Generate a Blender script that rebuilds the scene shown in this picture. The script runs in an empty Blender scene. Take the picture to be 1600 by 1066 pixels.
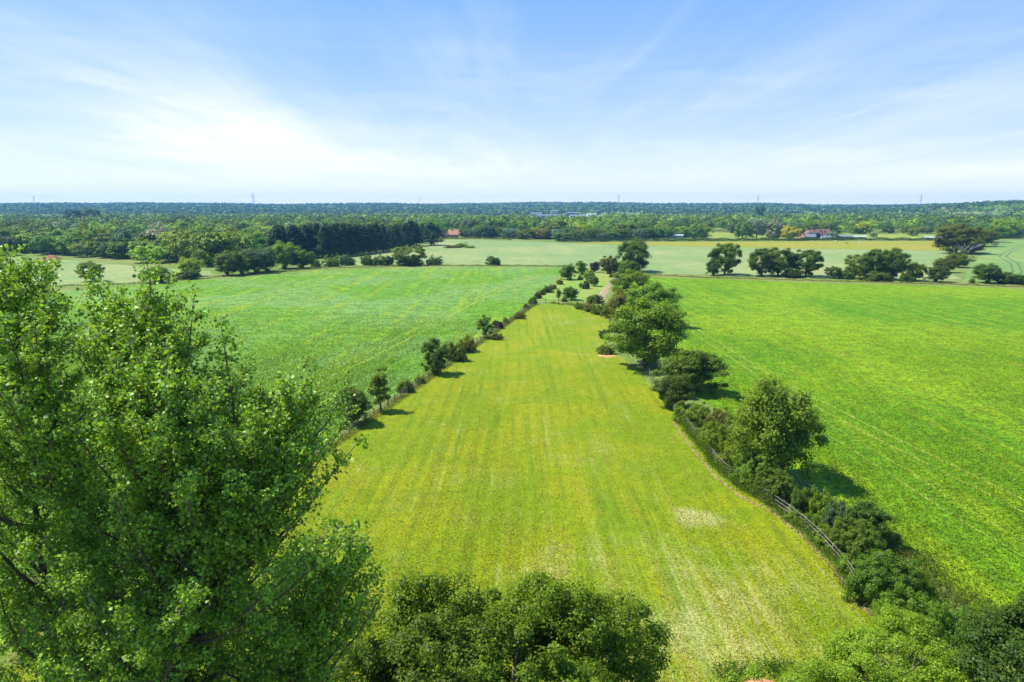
import bpy, math, random
import numpy as np
from mathutils import Vector

# ------------------------------------------------------------------ scene, camera, world, sun
C = bpy.context.scene
COL = C.collection
H = 28.0                                # drone height above the paddock, metres
F = 1600 * 24 / 36.0
PITCH = math.atan((533 - 324) / F)
cam_d = bpy.data.cameras.new('camera'); cam = bpy.data.objects.new('camera', cam_d)
COL.objects.link(cam); C.camera = cam
cam_d.lens = 24; cam_d.sensor_width = 36; cam_d.clip_start = 0.1; cam_d.clip_end = 30000
cam.location = (0, 0, H); cam.rotation_euler = (math.pi / 2 - PITCH, 0, 0)
C.view_settings.view_transform = 'Standard'; C.view_settings.look = 'None'
C.view_settings.exposure = 0.75; C.view_settings.gamma = 1.0
C.cycles.max_bounces = 8; C.cycles.transparent_max_bounces = 8; C.cycles.volume_bounces = 1
C.cycles.diffuse_bounces = 3; C.cycles.transmission_bounces = 4

SUN_EL = math.radians(57); SUN_AZ = math.radians(-75)     # azimuth from +Y towards +X
sd = Vector((math.sin(SUN_AZ) * math.cos(SUN_EL), math.cos(SUN_AZ) * math.cos(SUN_EL), math.sin(SUN_EL)))
sl = bpy.data.lights.new('sun', 'SUN'); sl.energy = 5.0; sl.angle = math.radians(0.53); sl.color = (1.0, 0.955, 0.88)
so = bpy.data.objects.new('sun', sl); COL.objects.link(so)
so.rotation_euler = (-sd).to_track_quat('-Z', 'Y').to_euler(); so.location = (0, 0, 200)


class NT:
    """tiny helper for node trees"""
    def __init__(s, tree):
        s.t = tree; s.n = tree.nodes; s.l = tree.links; s.n.clear()
    def node(s, typ, **kw):
        n = s.n.new(typ)
        for k, v in kw.items():
            if k.startswith('i_'):
                key = k[2:]
                key = int(key) if key.isdigit() else key
                s.put(n.inputs[key], v)
            else:
                setattr(n, k, v)
        return n
    def put(s, sock, v):
        if hasattr(v, 'is_output') or isinstance(v, bpy.types.NodeSocket): s.l.new(v, sock)
        else: sock.default_value = v
    def math(s, op, a, b=0.0, c=None, clamp=False):
        n = s.n.new('ShaderNodeMath'); n.operation = op; n.use_clamp = clamp
        s.put(n.inputs[0], a); s.put(n.inputs[1], b)
        if c is not None: s.put(n.inputs[2], c)
        return n.outputs[0]
    def vmath(s, op, a, b):
        n = s.n.new('ShaderNodeVectorMath'); n.operation = op
        s.put(n.inputs[0], a); s.put(n.inputs[1], b); return n.outputs[0]
    def mix(s, f, a, b, mode='MIX'):
        n = s.n.new('ShaderNodeMix'); n.data_type = 'RGBA'; n.blend_type = mode
        s.put(n.inputs[0], f); s.put(n.inputs[6], a); s.put(n.inputs[7], b); return n.outputs[2]
    def noise(s, vec, scale, detail=3, rough=0.55, dist=0.0):
        n = s.n.new('ShaderNodeTexNoise'); s.put(n.inputs['Vector'], vec)
        n.inputs['Scale'].default_value = scale; n.inputs['Detail'].default_value = detail
        n.inputs['Roughness'].default_value = rough; n.inputs['Distortion'].default_value = dist
        return n.outputs[0]
    def ramp(s, f, a, b, lo=0.0, hi=1.0):
        n = s.n.new('ShaderNodeMapRange'); n.interpolation_type = 'SMOOTHSTEP'
        s.put(n.inputs[0], f); n.inputs[1].default_value = a; n.inputs[2].default_value = b
        n.inputs[3].default_value = lo; n.inputs[4].default_value = hi; return n.outputs[0]
    def mapping(s, vec, rot=(0, 0, 0), scale=(1, 1, 1), loc=(0, 0, 0)):
        n = s.n.new('ShaderNodeMapping'); s.put(n.inputs[0], vec)
        n.inputs[1].default_value = loc; n.inputs[2].default_value = rot; n.inputs[3].default_value = scale
        return n.outputs[0]


def build_world():
    w = bpy.data.worlds.new('World'); C.world = w; w.use_nodes = True
    t = NT(w.node_tree)
    sky = t.node('ShaderNodeTexSky', sky_type='NISHITA', sun_disc=False)
    sky.sun_elevation = SUN_EL; sky.sun_rotation = SUN_AZ
    sky.altitude = 50; sky.air_density = 1.15; sky.dust_density = 0.7; sky.ozone_density = 2.0
    tc = t.node('ShaderNodeTexCoord').outputs['Generated']
    sep = t.node('ShaderNodeSeparateXYZ', i_0=tc)
    X, Y, Z = sep.outputs
    zc = t.math('MAXIMUM', Z, 0.0)
    zz = t.math('ADD', zc, 0.035)
    px = t.math('DIVIDE', X, zz); py = t.math('DIVIDE', Y, zz)
    pl = t.node('ShaderNodeCombineXYZ', i_0=px, i_1=py, i_2=0.0).outputs[0]
    # cirrus drawn out along one bearing: parallel streaks overhead fan out from the horizon
    a = math.radians(-19)
    m = t.mapping(pl, rot=(0, 0, a), scale=(1.0, 0.16, 1))
    n1 = t.noise(m, 0.85, 9, 0.62, 0.7)
    m2 = t.mapping(pl, rot=(0, 0, a - 0.35), scale=(1.0, 0.45, 1), loc=(3.1, 1.7, 0))
    n2 = t.noise(m2, 0.45, 4, 0.5, 0.6)
    streak = t.ramp(n1, 0.40, 0.72)
    big = t.ramp(n2, 0.36, 0.66)
    cir = t.math('MULTIPLY', streak, t.math('MULTIPLY_ADD', big, 0.75, 0.25))
    # bands low over the horizon
    m3 = t.mapping(tc, scale=(2.2, 2.2, 15), loc=(0.4, 0, 0.2))
    n3 = t.ramp(t.noise(m3, 1.6, 6, 0.6, 0.3), 0.42, 0.68)
    low = t.ramp(Z, 0.30, 0.0)
    # the bright veil of high cloud to the left of the view
    def blob(cx, cy, cz, sx, sz, amp):
        v = Vector((cx, cy, cz)).normalized()
        dx = t.math('DIVIDE', t.math('SUBTRACT', t.math('SUBTRACT', X, t.math('MULTIPLY', Z, sx[1])), v.x - v.z * sx[1]), sx[0])
        dz = t.math('DIVIDE', t.math('SUBTRACT', Z, v.z), sz)
        r = t.math('ADD', t.math('MULTIPLY', dx, dx), t.math('MULTIPLY', dz, dz))
        g = t.math('POWER', 2.718, t.math('MULTIPLY', r, -1.0))
        g = t.math('MULTIPLY', g, t.ramp(Y, 0.0, 0.2))
        return t.math('MULTIPLY', g, amp)
    veil = t.math('ADD', blob(-0.36, 0.96, 0.085, (0.13, -0.9), 0.065, 0.80), blob(-0.22, 1.0, 0.035, (0.34, 0), 0.055, 0.70))
    veil = t.math('ADD', veil, blob(0.66, 0.9, 0.02, (0.25, 0), 0.045, 0.6))
    veil = t.math('MULTIPLY', veil, t.ramp(t.math('MULTIPLY_ADD', n1, 0.6, t.math('MULTIPLY', n2, 0.4)), 0.34, 0.62, 0.25, 1.15))
    bands = t.math('MULTIPLY', n3, t.math('MULTIPLY', low, 0.35))
    # pale moisture haze thickening downwards
    hz = t.math('POWER', 2.718, t.math('MULTIPLY', zc, -5.2))
    clear = t.mix(hz, (0.45, 2.75, 8.7, 1), (7.0, 7.9, 8.4, 1))
    clear = t.mix(t.math('MULTIPLY', t.math('POWER', 2.718, t.math('MULTIPLY', zc, -20.0)), 0.85), clear, (12.0, 11.4, 10.4, 1))
    tint = t.mix(1.0, sky.outputs[0], (0.70, 0.95, 1.10, 1), 'MULTIPLY')
    base = t.mix(0.75, tint, clear)
    d = t.math('ADD', t.math('MULTIPLY', cir, 0.36), t.math('ADD', veil, bands))
    d = t.math('MINIMUM', d, 0.97)
    col = t.mix(d, base, (8.2, 8.5, 8.9, 1))
    bg = t.node('ShaderNodeBackground', i_0=col, i_1=0.08)
    o = t.node('ShaderNodeOutputWorld'); t.l.new(bg.outputs[0], o.inputs[0])
build_world()

# ------------------------------------------------------------------ picking points, linking, tagging
def ray(px, py):
    x = (px - 800) / F; v = (py - 533) / F
    return (x, math.cos(PITCH) - v * math.sin(PITCH), -(math.sin(PITCH) + v * math.cos(PITCH)))
def G(px, py, z=0.0):
    """ground point that the surveyed spot (px, py) of the photograph stands on"""
    r = ray(px, py); t = (H - z) / -r[2]
    return Vector((r[0] * t, r[1] * t, z))
def P(px, py, Y):
    r = ray(px, py); t = Y / r[1]
    return Vector((r[0] * t, Y, H + r[2] * t))
def hgt(px, py_base, py_top):
    g = G(px, py_base); return P(px, py_top, g.y).z

def link(o, parent=None):
    COL.objects.link(o)
    if parent is not None: o.parent = parent
    return o
def tag(o, label=None, cat=None, group=None, kind=None):
    if label: o['label'] = label
    if cat: o['category'] = cat
    if group: o['group'] = group
    if kind: o['kind'] = kind
    return o
def empty(name, loc, rz=0.0):
    o = bpy.data.objects.new(name, None); o.location = loc; o.rotation_euler = (0, 0, rz)
    o.empty_display_size = 0.5
    return link(o)
def np_mesh(name, V, Q, mat=None, smooth=False, tint=None):
    """V (n,3), Q (m,4) quads or (m,3) triangles"""
    V = np.asarray(V, np.float32); Q = np.asarray(Q, np.int32); k = Q.shape[1]
    me = bpy.data.meshes.new(name)
    me.vertices.add(len(V)); me.vertices.foreach_set('co', V.ravel())
    me.loops.add(Q.size); me.loops.foreach_set('vertex_index', Q.ravel())
    me.polygons.add(len(Q)); me.polygons.foreach_set('loop_start', np.arange(0, Q.size, k, dtype=np.int32))
    me.polygons.foreach_set('loop_total', np.full(len(Q), k, np.int32))
    if smooth: me.polygons.foreach_set('use_smooth', np.ones(len(Q), bool))
    if tint is not None:
        a = me.color_attributes.new('tint', 'FLOAT_COLOR', 'POINT')
        a.data.foreach_set('color', np.concatenate([tint, np.ones((len(tint), 1))], 1).astype(np.float32).ravel())
    me.update(calc_edges=True)
    if mat: me.materials.append(mat)
    return me
def obj(name, me, parent=None):
    return link(bpy.data.objects.new(name, me), parent)
def pyobj(name, verts, faces, mat, parent=None):
    me = bpy.data.meshes.new(name); me.from_pydata([tuple(v) for v in verts], [], faces)
    me.update(); me.materials.append(mat); return obj(name, me, parent)


class MB:
    """collects boxes, tubes and prisms into one mesh"""
    def __init__(s): s.v = []; s.f = []
    def add(s, vs, fs):
        n = len(s.v); s.v += [tuple(v) for v in vs]; s.f += [tuple(i + n for i in f) for f in fs]
    def box(s, x0, x1, y0, y1, z0, z1):
        s.add([(x0,y0,z0),(x1,y0,z0),(x1,y1,z0),(x0,y1,z0),(x0,y0,z1),(x1,y0,z1),(x1,y1,z1),(x0,y1,z1)],
              [(3,2,1,0),(4,5,6,7),(0,1,5,4),(1,2,6,5),(2,3,7,6),(3,0,4,7)])
    def tube(s, pts, rad, n=6):
        pts = [Vector(p) for p in pts]; rings = []
        base = len(s.v)
        for i, p in enumerate(pts):
            d = (pts[min(i+1, len(pts)-1)] - pts[max(i-1, 0)]).normalized()
            u = d.cross(Vector((0.13, 0.97, 0.2)))
            if u.length < 1e-3: u = d.cross(Vector((1, 0, 0)))
            u.normalize(); w = d.cross(u)
            for k in range(n):
                a = 2 * math.pi * k / n
                s.v.append(tuple(p + (u * math.cos(a) + w * math.sin(a)) * rad[i]))
        for i in range(len(pts) - 1):
            for k in range(n):
                a = base + i*n + k; b = base + i*n + (k+1) % n
                s.f.append((a, b, b + n, a + n))
        s.f.append(tuple(base + (len(pts)-1)*n + k for k in range(n)))
    def beam(s, a, b, w, h):
        """rectangular bar from a to b, w wide and h high"""
        a = Vector(a); b = Vector(b); d = (b - a).normalized()
        u = d.cross(Vector((0, 0, 1)))
        if u.length < 1e-3: u = Vector((1, 0, 0))
        u.normalize(); t = u.cross(d); u *= w/2; t *= h/2
        s.add([a-u-t, a+u-t, a+u+t, a-u+t, b-u-t, b+u-t, b+u+t, b-u+t],
              [(0,1,2,3),(7,6,5,4),(0,4,5,1),(1,5,6,2),(2,6,7,3),(3,7,4,0)])
    def build(s, name, mat, parent=None, smooth=False):
        o = pyobj(name, s.v, s.f, mat, parent)
        if smooth: o.data.polygons.foreach_set('use_smooth', [True]*len(o.data.polygons))
        return o

# ------------------------------------------------------------------ materials
def new_mat(name):
    m = bpy.data.materials.new(name); m.use_nodes = True
    return m, NT(m.node_tree)
def finish(t, bsdf):
    o = t.node('ShaderNodeOutputMaterial'); t.l.new(bsdf, o.inputs[0])
def plain(name, col, rough=0.8, var=0.25, scale=1.5, metal=0.0, bump=0.0):
    m, t = new_mat(name)
    tc = t.node('ShaderNodeTexCoord').outputs['Object']
    n = t.noise(tc, scale, 5, 0.6)
    v = t.ramp(n, 0.3, 0.7, 1 - var, 1 + var)
    c = t.mix(1.0, (*col, 1), t.node('ShaderNodeCombineXYZ', i_0=v, i_1=v, i_2=v).outputs[0], 'MULTIPLY')
    b = t.node('ShaderNodeBsdfPrincipled', i_0=c); b.inputs['Roughness'].default_value = rough
    b.inputs['Metallic'].default_value = metal
    if bump:
        bp = t.node('ShaderNodeBump'); bp.inputs['Strength'].default_value = bump
        t.l.new(n, bp.inputs['Height']); t.l.new(bp.outputs[0], b.inputs['Normal'])
    finish(t, b.outputs[0]); return m

def leaf_material(name, attr=None, rough=0.5, trans=0.42, spec=0.22, var=0.38):
    """leaf colour comes from the plant's own colour, varied leaf by leaf"""
    m, t = new_mat(name)
    g = t.node('ShaderNodeNewGeometry')
    if attr: base = t.node('ShaderNodeAttribute', attribute_name=attr).outputs['Color']
    else: base = t.node('ShaderNodeObjectInfo').outputs['Color']
    r = g.outputs['Random Per Island']
    v = t.ramp(r, 0.0, 1.0, 1 - var, 1 + var)
    r2 = t.math('FRACT', t.math('MULTIPLY', r, 37.7))
    c = t.mix(1.0, base, t.node('ShaderNodeCombineXYZ', i_0=v, i_1=v, i_2=v).outputs[0], 'MULTIPLY')
    c2 = t.mix(1.0, c, (1.35, 1.08, 0.8, 1), 'MULTIPLY')
    c = t.mix(r2, c, c2)
    b = t.node('ShaderNodeBsdfPrincipled', i_0=c)
    b.inputs['Roughness'].default_value = rough; b.inputs['Specular IOR Level'].default_value = spec
    tc = t.mix(1.0, c, (1.9, 1.75, 0.6, 1), 'MULTIPLY')
    tr = t.node('ShaderNodeBsdfTranslucent', i_0=tc)
    mx = t.node('ShaderNodeMixShader', i_0=trans)
    t.l.new(b.outputs[0], mx.inputs[1]); t.l.new(tr.outputs[0], mx.inputs[2])
    finish(t, mx.outputs[0]); return m

M = {}
M['leaf'] = leaf_material('foliage')
M['leaf_gloss'] = leaf_material('poplar_foliage', rough=0.48, trans=0.30, spec=0.32, var=0.5)
M['leaf_far'] = leaf_material('far_foliage', attr='tint', rough=0.7, trans=0.04, spec=0.1, var=0.25)
M['leaf_mid'] = leaf_material('distant_tree_foliage', rough=0.6, trans=0.14, spec=0.15, var=0.3)
M['bark'] = plain('bark', (0.085, 0.065, 0.045), 0.9, 0.4, 6, bump=0.4)
M['bark_pale'] = plain('pale_bark', (0.22, 0.19, 0.14), 0.85, 0.4, 5, bump=0.4)
M['bark_dead'] = plain('dead_branch', (0.36, 0.34, 0.32), 0.85, 0.25, 4)
M['fence_dark'] = plain('weathered_brown_timber', (0.16, 0.115, 0.075), 0.85, 0.35, 3)
M['fence_grey'] = plain('silvered_timber', (0.19, 0.172, 0.135), 0.85, 0.35, 3)
M['brick'] = plain('red_brick', (0.33, 0.15, 0.10), 0.9, 0.25, 1.2)
M['tile'] = plain('orange_tiles', (0.40, 0.18, 0.10), 0.85, 0.25, 1.2)
M['tile_dark'] = plain('brown_tiles', (0.19, 0.085, 0.06), 0.85, 0.3, 1.2)
M['white_wall'] = plain('white_render', (0.72, 0.70, 0.66), 0.8, 0.08, 0.6)
M['slate'] = plain('grey_roof', (0.17, 0.18, 0.20), 0.6, 0.2, 1)
M['black_board'] = plain('black_boarding', (0.02, 0.022, 0.026), 0.7, 0.3, 2)
M['glass'] = plain('window_glass', (0.03, 0.04, 0.05), 0.12, 0.1, 1)
M['metal_pale'] = plain('pale_sheet_metal', (0.42, 0.44, 0.46), 0.6, 0.1, 0.3)
M['steel'] = plain('galvanised_steel', (0.30, 0.31, 0.33), 0.55, 0.1, 0.5, 0.6)
M['horse_white'] = plain('white_horse_coat', (0.70, 0.67, 0.60), 0.7, 0.1, 2)
M['horse_grey'] = plain('grey_horse_coat', (0.30, 0.26, 0.22), 0.7, 0.2, 2)
M['soil_red'] = plain('red_brown_soil', (0.23, 0.085, 0.05), 0.95, 0.4, 1.1, bump=0.6)
M['soil_orange'] = plain('orange_brown_litter', (0.50, 0.24, 0.10), 0.95, 0.5, 5, bump=0.6)


def field_mat(name, c_a, c_b, c_c=None, big=0.02, streak_rot=0.0, streak=(1.0, 0.04), streak_scale=0.8,
              streak_amt=0.6, speck_scale=3.0, speck=0.35, rough=0.9, bump=0.5, bump_d=0.15, extra=None, dry=None):
    """c_a / c_b vary in broad patches, c_c in streaks along the rows; fine specks of plants"""
    m, t = new_mat(name)
    tc = t.node('ShaderNodeTexCoord').outputs['Object']
    n1 = t.ramp(t.noise(tc, big, 5, 0.6, 0.6), 0.38, 0.62)
    col = t.mix(n1, (*c_a, 1), (*c_b, 1))
    rot = t.mapping(tc, rot=(0, 0, streak_rot), scale=(streak[0], streak[1], 1))
    n2 = t.noise(rot, streak_scale, 4, 0.6)
    n2b = t.noise(tc, 0.09, 3, 0.6)
    if c_c:
        s = t.math('MULTIPLY', t.ramp(n2, 0.44, 0.68), t.ramp(n2b, 0.35, 0.65, 0.25, 1.0))
        col = t.mix(t.math('MULTIPLY', s, streak_amt), col, (*c_c, 1))
    if dry:                                    # clumps of dry, bleached stalks
        d1 = t.noise(rot, streak_scale * 1.9, 5, 0.7)
        d2 = t.noise(tc, 0.16, 4, 0.65); d3 = t.noise(tc, 5.5, 3, 0.6)
        dd = t.math('ADD', t.math('MULTIPLY', d1, 0.34), t.math('ADD', t.math('MULTIPLY', d2, 0.33), t.math('MULTIPLY', d3, 0.33)))
        if dry[1]: 
            for (sx, sy, sr, sa) in dry[1]:
                dist = t.node('ShaderNodeVectorMath', operation='DISTANCE', i_0=tc, i_1=(sx, sy, 0)).outputs['Value']
                dd = t.math('ADD', dd, t.ramp(dist, sr, sr * 0.2, 0.0, sa))
        col = t.mix(t.ramp(dd, dry[2], dry[3], 0, 0.65), col, (*dry[0], 1))
    fine = t.noise(tc, speck_scale, 4, 0.75)
    mid = t.noise(tc, speck_scale * 0.22, 3, 0.6)
    vf = t.math('ADD', t.ramp(fine, 0.32, 0.68, -speck, speck), t.ramp(mid, 0.35, 0.65, -speck * 0.35, speck * 0.35))
    v = t.math('ADD', vf, 1.0)
    col = t.mix(1.0, col, t.node('ShaderNodeCombineXYZ', i_0=v, i_1=v, i_2=v).outputs[0], 'MULTIPLY')
    b = t.node('ShaderNodeBsdfPrincipled', i_0=col)
    b.inputs['Roughness'].default_value = rough; b.inputs['Specular IOR Level'].default_value = 0.12
    bp = t.node('ShaderNodeBump'); bp.inputs['Strength'].default_value = bump; bp.inputs['Distance'].default_value = bump_d
    t.l.new(fine, bp.inputs['Height']); t.l.new(bp.outputs[0], b.inputs['Normal'])
    finish(t, b.outputs[0]); return m

sp = lambda px, py, r, a: (G(px, py).x, G(px, py).y, r, a)
def row_angle(x0, y0, x1, y1):
    a, b = G(x0, y0), G(x1, y1); return math.atan2(b.x - a.x, b.y - a.y)
M['paddock'] = field_mat('mown_paddock_grass', (0.150, 0.215, 0.003), (0.215, 0.238, 0.004), (0.092, 0.170, 0.003),
    big=0.09, streak_rot=row_angle(960, 1040, 870, 480), streak=(1.0, 0.018), streak_scale=1.05, streak_amt=0.85, speck_scale=4.0, speck=0.26, bump=0.8, bump_d=0.12,
    dry=((0.40, 0.36, 0.15), [sp(1085, 808, 3.4, 0.12), sp(1070, 800, 2.0, 0.05), sp(1000, 960, 16, 0.05), sp(1180, 930, 14, 0.045), sp(740, 745, 7, 0.05),
         sp(900, 700, 9, 0.04), sp(950, 545, 16, 0.04), sp(905, 500, 18, 0.04), sp(1050, 1030, 9, 0.06), sp(880, 870, 8, 0.03)], 0.525, 0.70))
M['crop_left'] = field_mat('leafy_crop', (0.100, 0.225, 0.012), (0.135, 0.245, 0.050), (0.225, 0.290, 0.005),
    big=0.03, streak_rot=row_angle(545, 572, 850, 427), streak=(1.0, 0.022), streak_scale=0.30, streak_amt=0.75, speck_scale=1.3, speck=0.55, bump=1.0, bump_d=0.4)
M['crop_right'] = field_mat('bright_leafy_crop', (0.085, 0.205, 0.003), (0.155, 0.262, 0.004), (0.215, 0.275, 0.005),
    big=0.020, streak_rot=row_angle(1180, 700, 1110, 450), streak=(1.0, 0.010), streak_scale=0.50, streak_amt=0.85, speck_scale=1.5, speck=0.50, bump=1.0, bump_d=0.4)
M['pale_crop'] = field_mat('pale_cereal', (0.175, 0.245, 0.078), (0.245, 0.275, 0.095), (0.120, 0.205, 0.068),
    big=0.010, streak_rot=math.radians(-75), streak=(1.0, 0.1), streak_scale=0.06, streak_amt=0.6, speck_scale=0.8, speck=0.18, bump=0.3)
M['ripe_strip'] = field_mat('buttercup_strip', (0.22, 0.235, 0.018), (0.27, 0.235, 0.03), (0.15, 0.185, 0.014), big=0.02, speck_scale=1.2, speck=0.2)
M['green_meadow'] = field_mat('far_meadow', (0.15, 0.23, 0.03), (0.24, 0.26, 0.04), None, big=0.02, speck_scale=1.0, speck=0.2)
M['far_green'] = field_mat('right_cereal', (0.130, 0.220, 0.050), (0.185, 0.255, 0.065), (0.095, 0.185, 0.04), big=0.012, streak_rot=math.radians(-60), streak=(1, .1), streak_scale=.06, speck_scale=1.0, speck=0.15)
M['rough_grass'] = field_mat('rough_grass_ground', (0.105, 0.175, 0.022), (0.175, 0.205, 0.045), (0.24, 0.21, 0.09), big=0.03, speck_scale=2.0, speck=0.35)
M['young_plot'] = field_mat('plantation_grass', (0.155, 0.265, 0.03), (0.235, 0.27, 0.05), (0.26, 0.24, 0.10), big=0.06, speck_scale=1.5, speck=0.3)
M['bare_track'] = field_mat('bare_track', (0.25, 0.22, 0.13), (0.34, 0.29, 0.19), (0.20, 0.22, 0.08), big=0.15, speck_scale=1.5, speck=0.25)
M['path_edge'] = plain('bare_soil_edge', (0.28, 0.19, 0.10), 0.95, 0.3, 0.8)
M['wheel_mark'] = field_mat('wheel_mark', (0.16, 0.235, 0.02), (0.215, 0.265, 0.03), None, big=0.2, speck_scale=2, speck=0.35)
M['wheel_dark'] = plain('dark_wheel_mark', (0.065, 0.12, 0.035), 0.95, 0.3, 0.6)

# ------------------------------------------------------------------ ground: one sheet to the horizon, then field sheets
def terrain_z(x, y):
    """flat farmland, rising to a low far ridge and a nearer hill on the right"""
    r = math.hypot(x, y)
    z = 0.0
    if r > 1900:
        t = min(1, (r - 1900) / 2900); s = t * t * (3 - 2 * t)
        az = math.atan2(x, y)
        z += s * (47 + 4.5 * math.sin(az * 9 + 0.5) + 3.0 * math.sin(az * 23) + 2.4 * math.sin(az * 47 + 1) * math.sin(az * 13) - 9 * (1/(1+math.exp(-(-az - 0.42) * 18))) - 7 * (1/(1+math.exp(-(az - 0.28) * 14))))
        h2 = math.exp(-((az - 0.66) / 0.16) ** 2) * math.exp(-((r - 2700) / 600.0) ** 2) * 41
        z = max(z, h2)
    return z

def build_ground():
    rs = [0, 15, 30, 60, 120, 250, 500, 900, 1400, 1900] + list(np.arange(2050, 5310, 150))
    na = 180; V = []; Fc = []
    for r in rs:
        for k in range(na):
            a = 2 * math.pi * k / na; x, y = r * math.sin(a), r * math.cos(a)
            V.append((x, y, terrain_z(x, y) if r < 5400 else terrain_z(x * 5000 / r, y * 5000 / r) - (r - 5200) * 0.012))
    for i in range(len(rs) - 1):
        for k in range(na):
            a = i*na + k; b = i*na + (k+1) % na
            Fc.append((a, a + na, b + na, b))
    g = pyobj('ground', V, Fc, M['rough_grass']); tag(g, kind='structure'); return g
build_ground()

def densify(pts, step=6.0, wob=0.5, seed=0):
    rnd = random.Random(seed); out = []
    for i in range(len(pts)):
        a = pts[i]; b = pts[(i+1) % len(pts)]; n = max(1, int((b - a).length / step))
        for k in range(n):
            p = a.lerp(b, k / n)
            out.append(p + Vector((rnd.uniform(-wob, wob), rnd.uniform(-wob, wob), 0)))
    return out
def sheet(name, pts, mat, z, step=6.0, wob=0.4, seed=0):
    pts = densify([Vector((p.x, p.y, 0)) for p in pts], step, wob, seed)
    o = pyobj(name, [(p.x, p.y, z + seed * 0.0011) for p in pts], [tuple(range(len(pts)))], mat)
    # make it face up
    if o.data.polygons[0].normal.z < 0: o.data.flip_normals()
    return tag(o, kind='structure')
def strip(name, pts, width, mat, z, wob=0.25, seed=0, step=1.0):
    rnd = random.Random(seed); L = []
    for i in range(len(pts) - 1):
        n = max(1, int((pts[i+1] - pts[i]).length / step))
        L += [pts[i].lerp(pts[i+1], k / n) for k in range(n)]
    L.append(pts[-1]); V = []; Fc = []
    for i, p in enumerate(L):
        d = (L[min(i+1, len(L)-1)] - L[max(i-1, 0)]).normalized(); n = Vector((-d.y, d.x, 0))
        w = width * (0.5 + rnd.uniform(-wob, wob)); w2 = width * (0.5 + rnd.uniform(-wob, wob))
        V += [(p.x + n.x*w, p.y + n.y*w, z), (p.x - n.x*w2, p.y - n.y*w2, z)]
        if i: Fc.append((2*i-2, 2*i-1, 2*i+1, 2*i))
    o = pyobj(name, V, Fc, mat)
    if o.data.polygons[0].normal.z < 0: o.data.flip_normals()
    return tag(o, kind='structure')

Z0 = 0.006
fl_a, fl_b = G(560, 668), G(835, 476)                 # left fence line
fdir = (fl_b - fl_a).normalized(); fl_0 = fl_a - fdir * 75
paddock = [fl_0, fl_a, fl_b, G(905, 475), G(935, 488), G(955, 505), G(950, 540), G(1000, 585), G(1020, 605), G(1062, 655),
           G(1128, 742), G(1200, 793), G(1255, 835), G(1305, 885), G(1345, 945), G(1400, 985), G(1500, 1066), G(1500, 1400), G(200, 1400)]
sheet('paddock_grass', paddock, M['paddock'], Z0, 5, 0.15)
side = Vector((-fdir.y, fdir.x, 0)) * 1.6
crop_l = [fl_0 + side, fl_a + side, fl_b + side, G(880, 426), G(882, 419), G(800, 418), G(690, 418), G(600, 420), G(500, 423), G(420, 430), G(330, 437),
          G(180, 449), G(40, 462), G(-150, 480), G(-500, 560), Vector((-140, 20, 0))]
sheet('crop_field', crop_l, M['crop_left'], Z0, 8, 0.4, 1)
crop_r = [G(958, 441), G(1000, 433), G(1100, 436), G(1300, 443), G(1500, 448), G(1600, 452), G(1900, 470), G(2600, 640), Vector((150, 10, 0)), G(1760, 1066), G(1535, 958), G(1420, 872),
          G(1330, 800), G(1240, 740), G(1120, 640), G(1060, 600), G(1035, 560), G(990, 510), G(955, 480)]
sheet('crop_field_right', crop_r, M['crop_right'], Z0, 8, 0.4, 2)
sheet('pale_field', [G(490, 412), G(545, 404), G(640, 389), G(672, 377), G(690, 374), G(800, 376.5), G(930, 382), G(1000, 384), G(1200, 388), G(1350, 390), G(1478, 392.5),
      G(1490, 405), G(1480, 425), G(1500, 436), G(1400, 437), G(1200, 433), G(1012, 427), G(940, 420), G(885, 414), G(760, 413.5), G(600, 414), G(510, 416)], M['pale_crop'], Z0, 20, 0.6, 3)
sheet('yellow_strip', [G(905, 380.5), G(930, 378.5), G(1050, 378), G(1200, 377.5), G(1350, 377), G(1478, 377), G(1478, 392), G(1350, 389.5), G(1200, 387.5), G(1000, 383.5)], M['ripe_strip'], Z0*2, 20, 0.3, 4)
sheet('far_meadow', [G(1105, 375.5), G(1110, 363), G(1350, 362), G(1490, 366), G(1480, 375)], M['green_meadow'], Z0, 20, 0.5, 5)
sheet('far_field_right', [G(1504, 440), G(1520, 412), G(1545, 388), G(1560, 377), G(1640, 374), G(1800, 385), G(1800, 444)], M['far_green'], Z0, 20, 0.5, 6)
sheet('pale_field_left', [G(-200, 398), G(0, 402), G(60, 404), G(110, 407), G(190, 414), G(240, 419), G(330, 424), G(334, 432), G(200, 442), G(100, 445), G(-60, 452), G(-300, 460)], M['pale_crop'], Z0, 14, 0.5, 7)
sheet('plantation_ground', [G(838, 473), G(872, 440), G(886, 421), G(950, 425), G(962, 433), G(925, 472), G(905, 473)], M['young_plot'], Z0, 6, 0.4, 8)
strip('track', [G(918, 480), G(938, 455), G(950, 440), G(958, 432)], 4.2, M['bare_track'], Z0*2, 0.12, 1, 3)
strip('track_edge', [G(939, 470), G(948, 452), G(955, 440), G(962, 432)], 1.6, M['path_edge'], Z0*3, 0.2, 2, 3)
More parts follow.
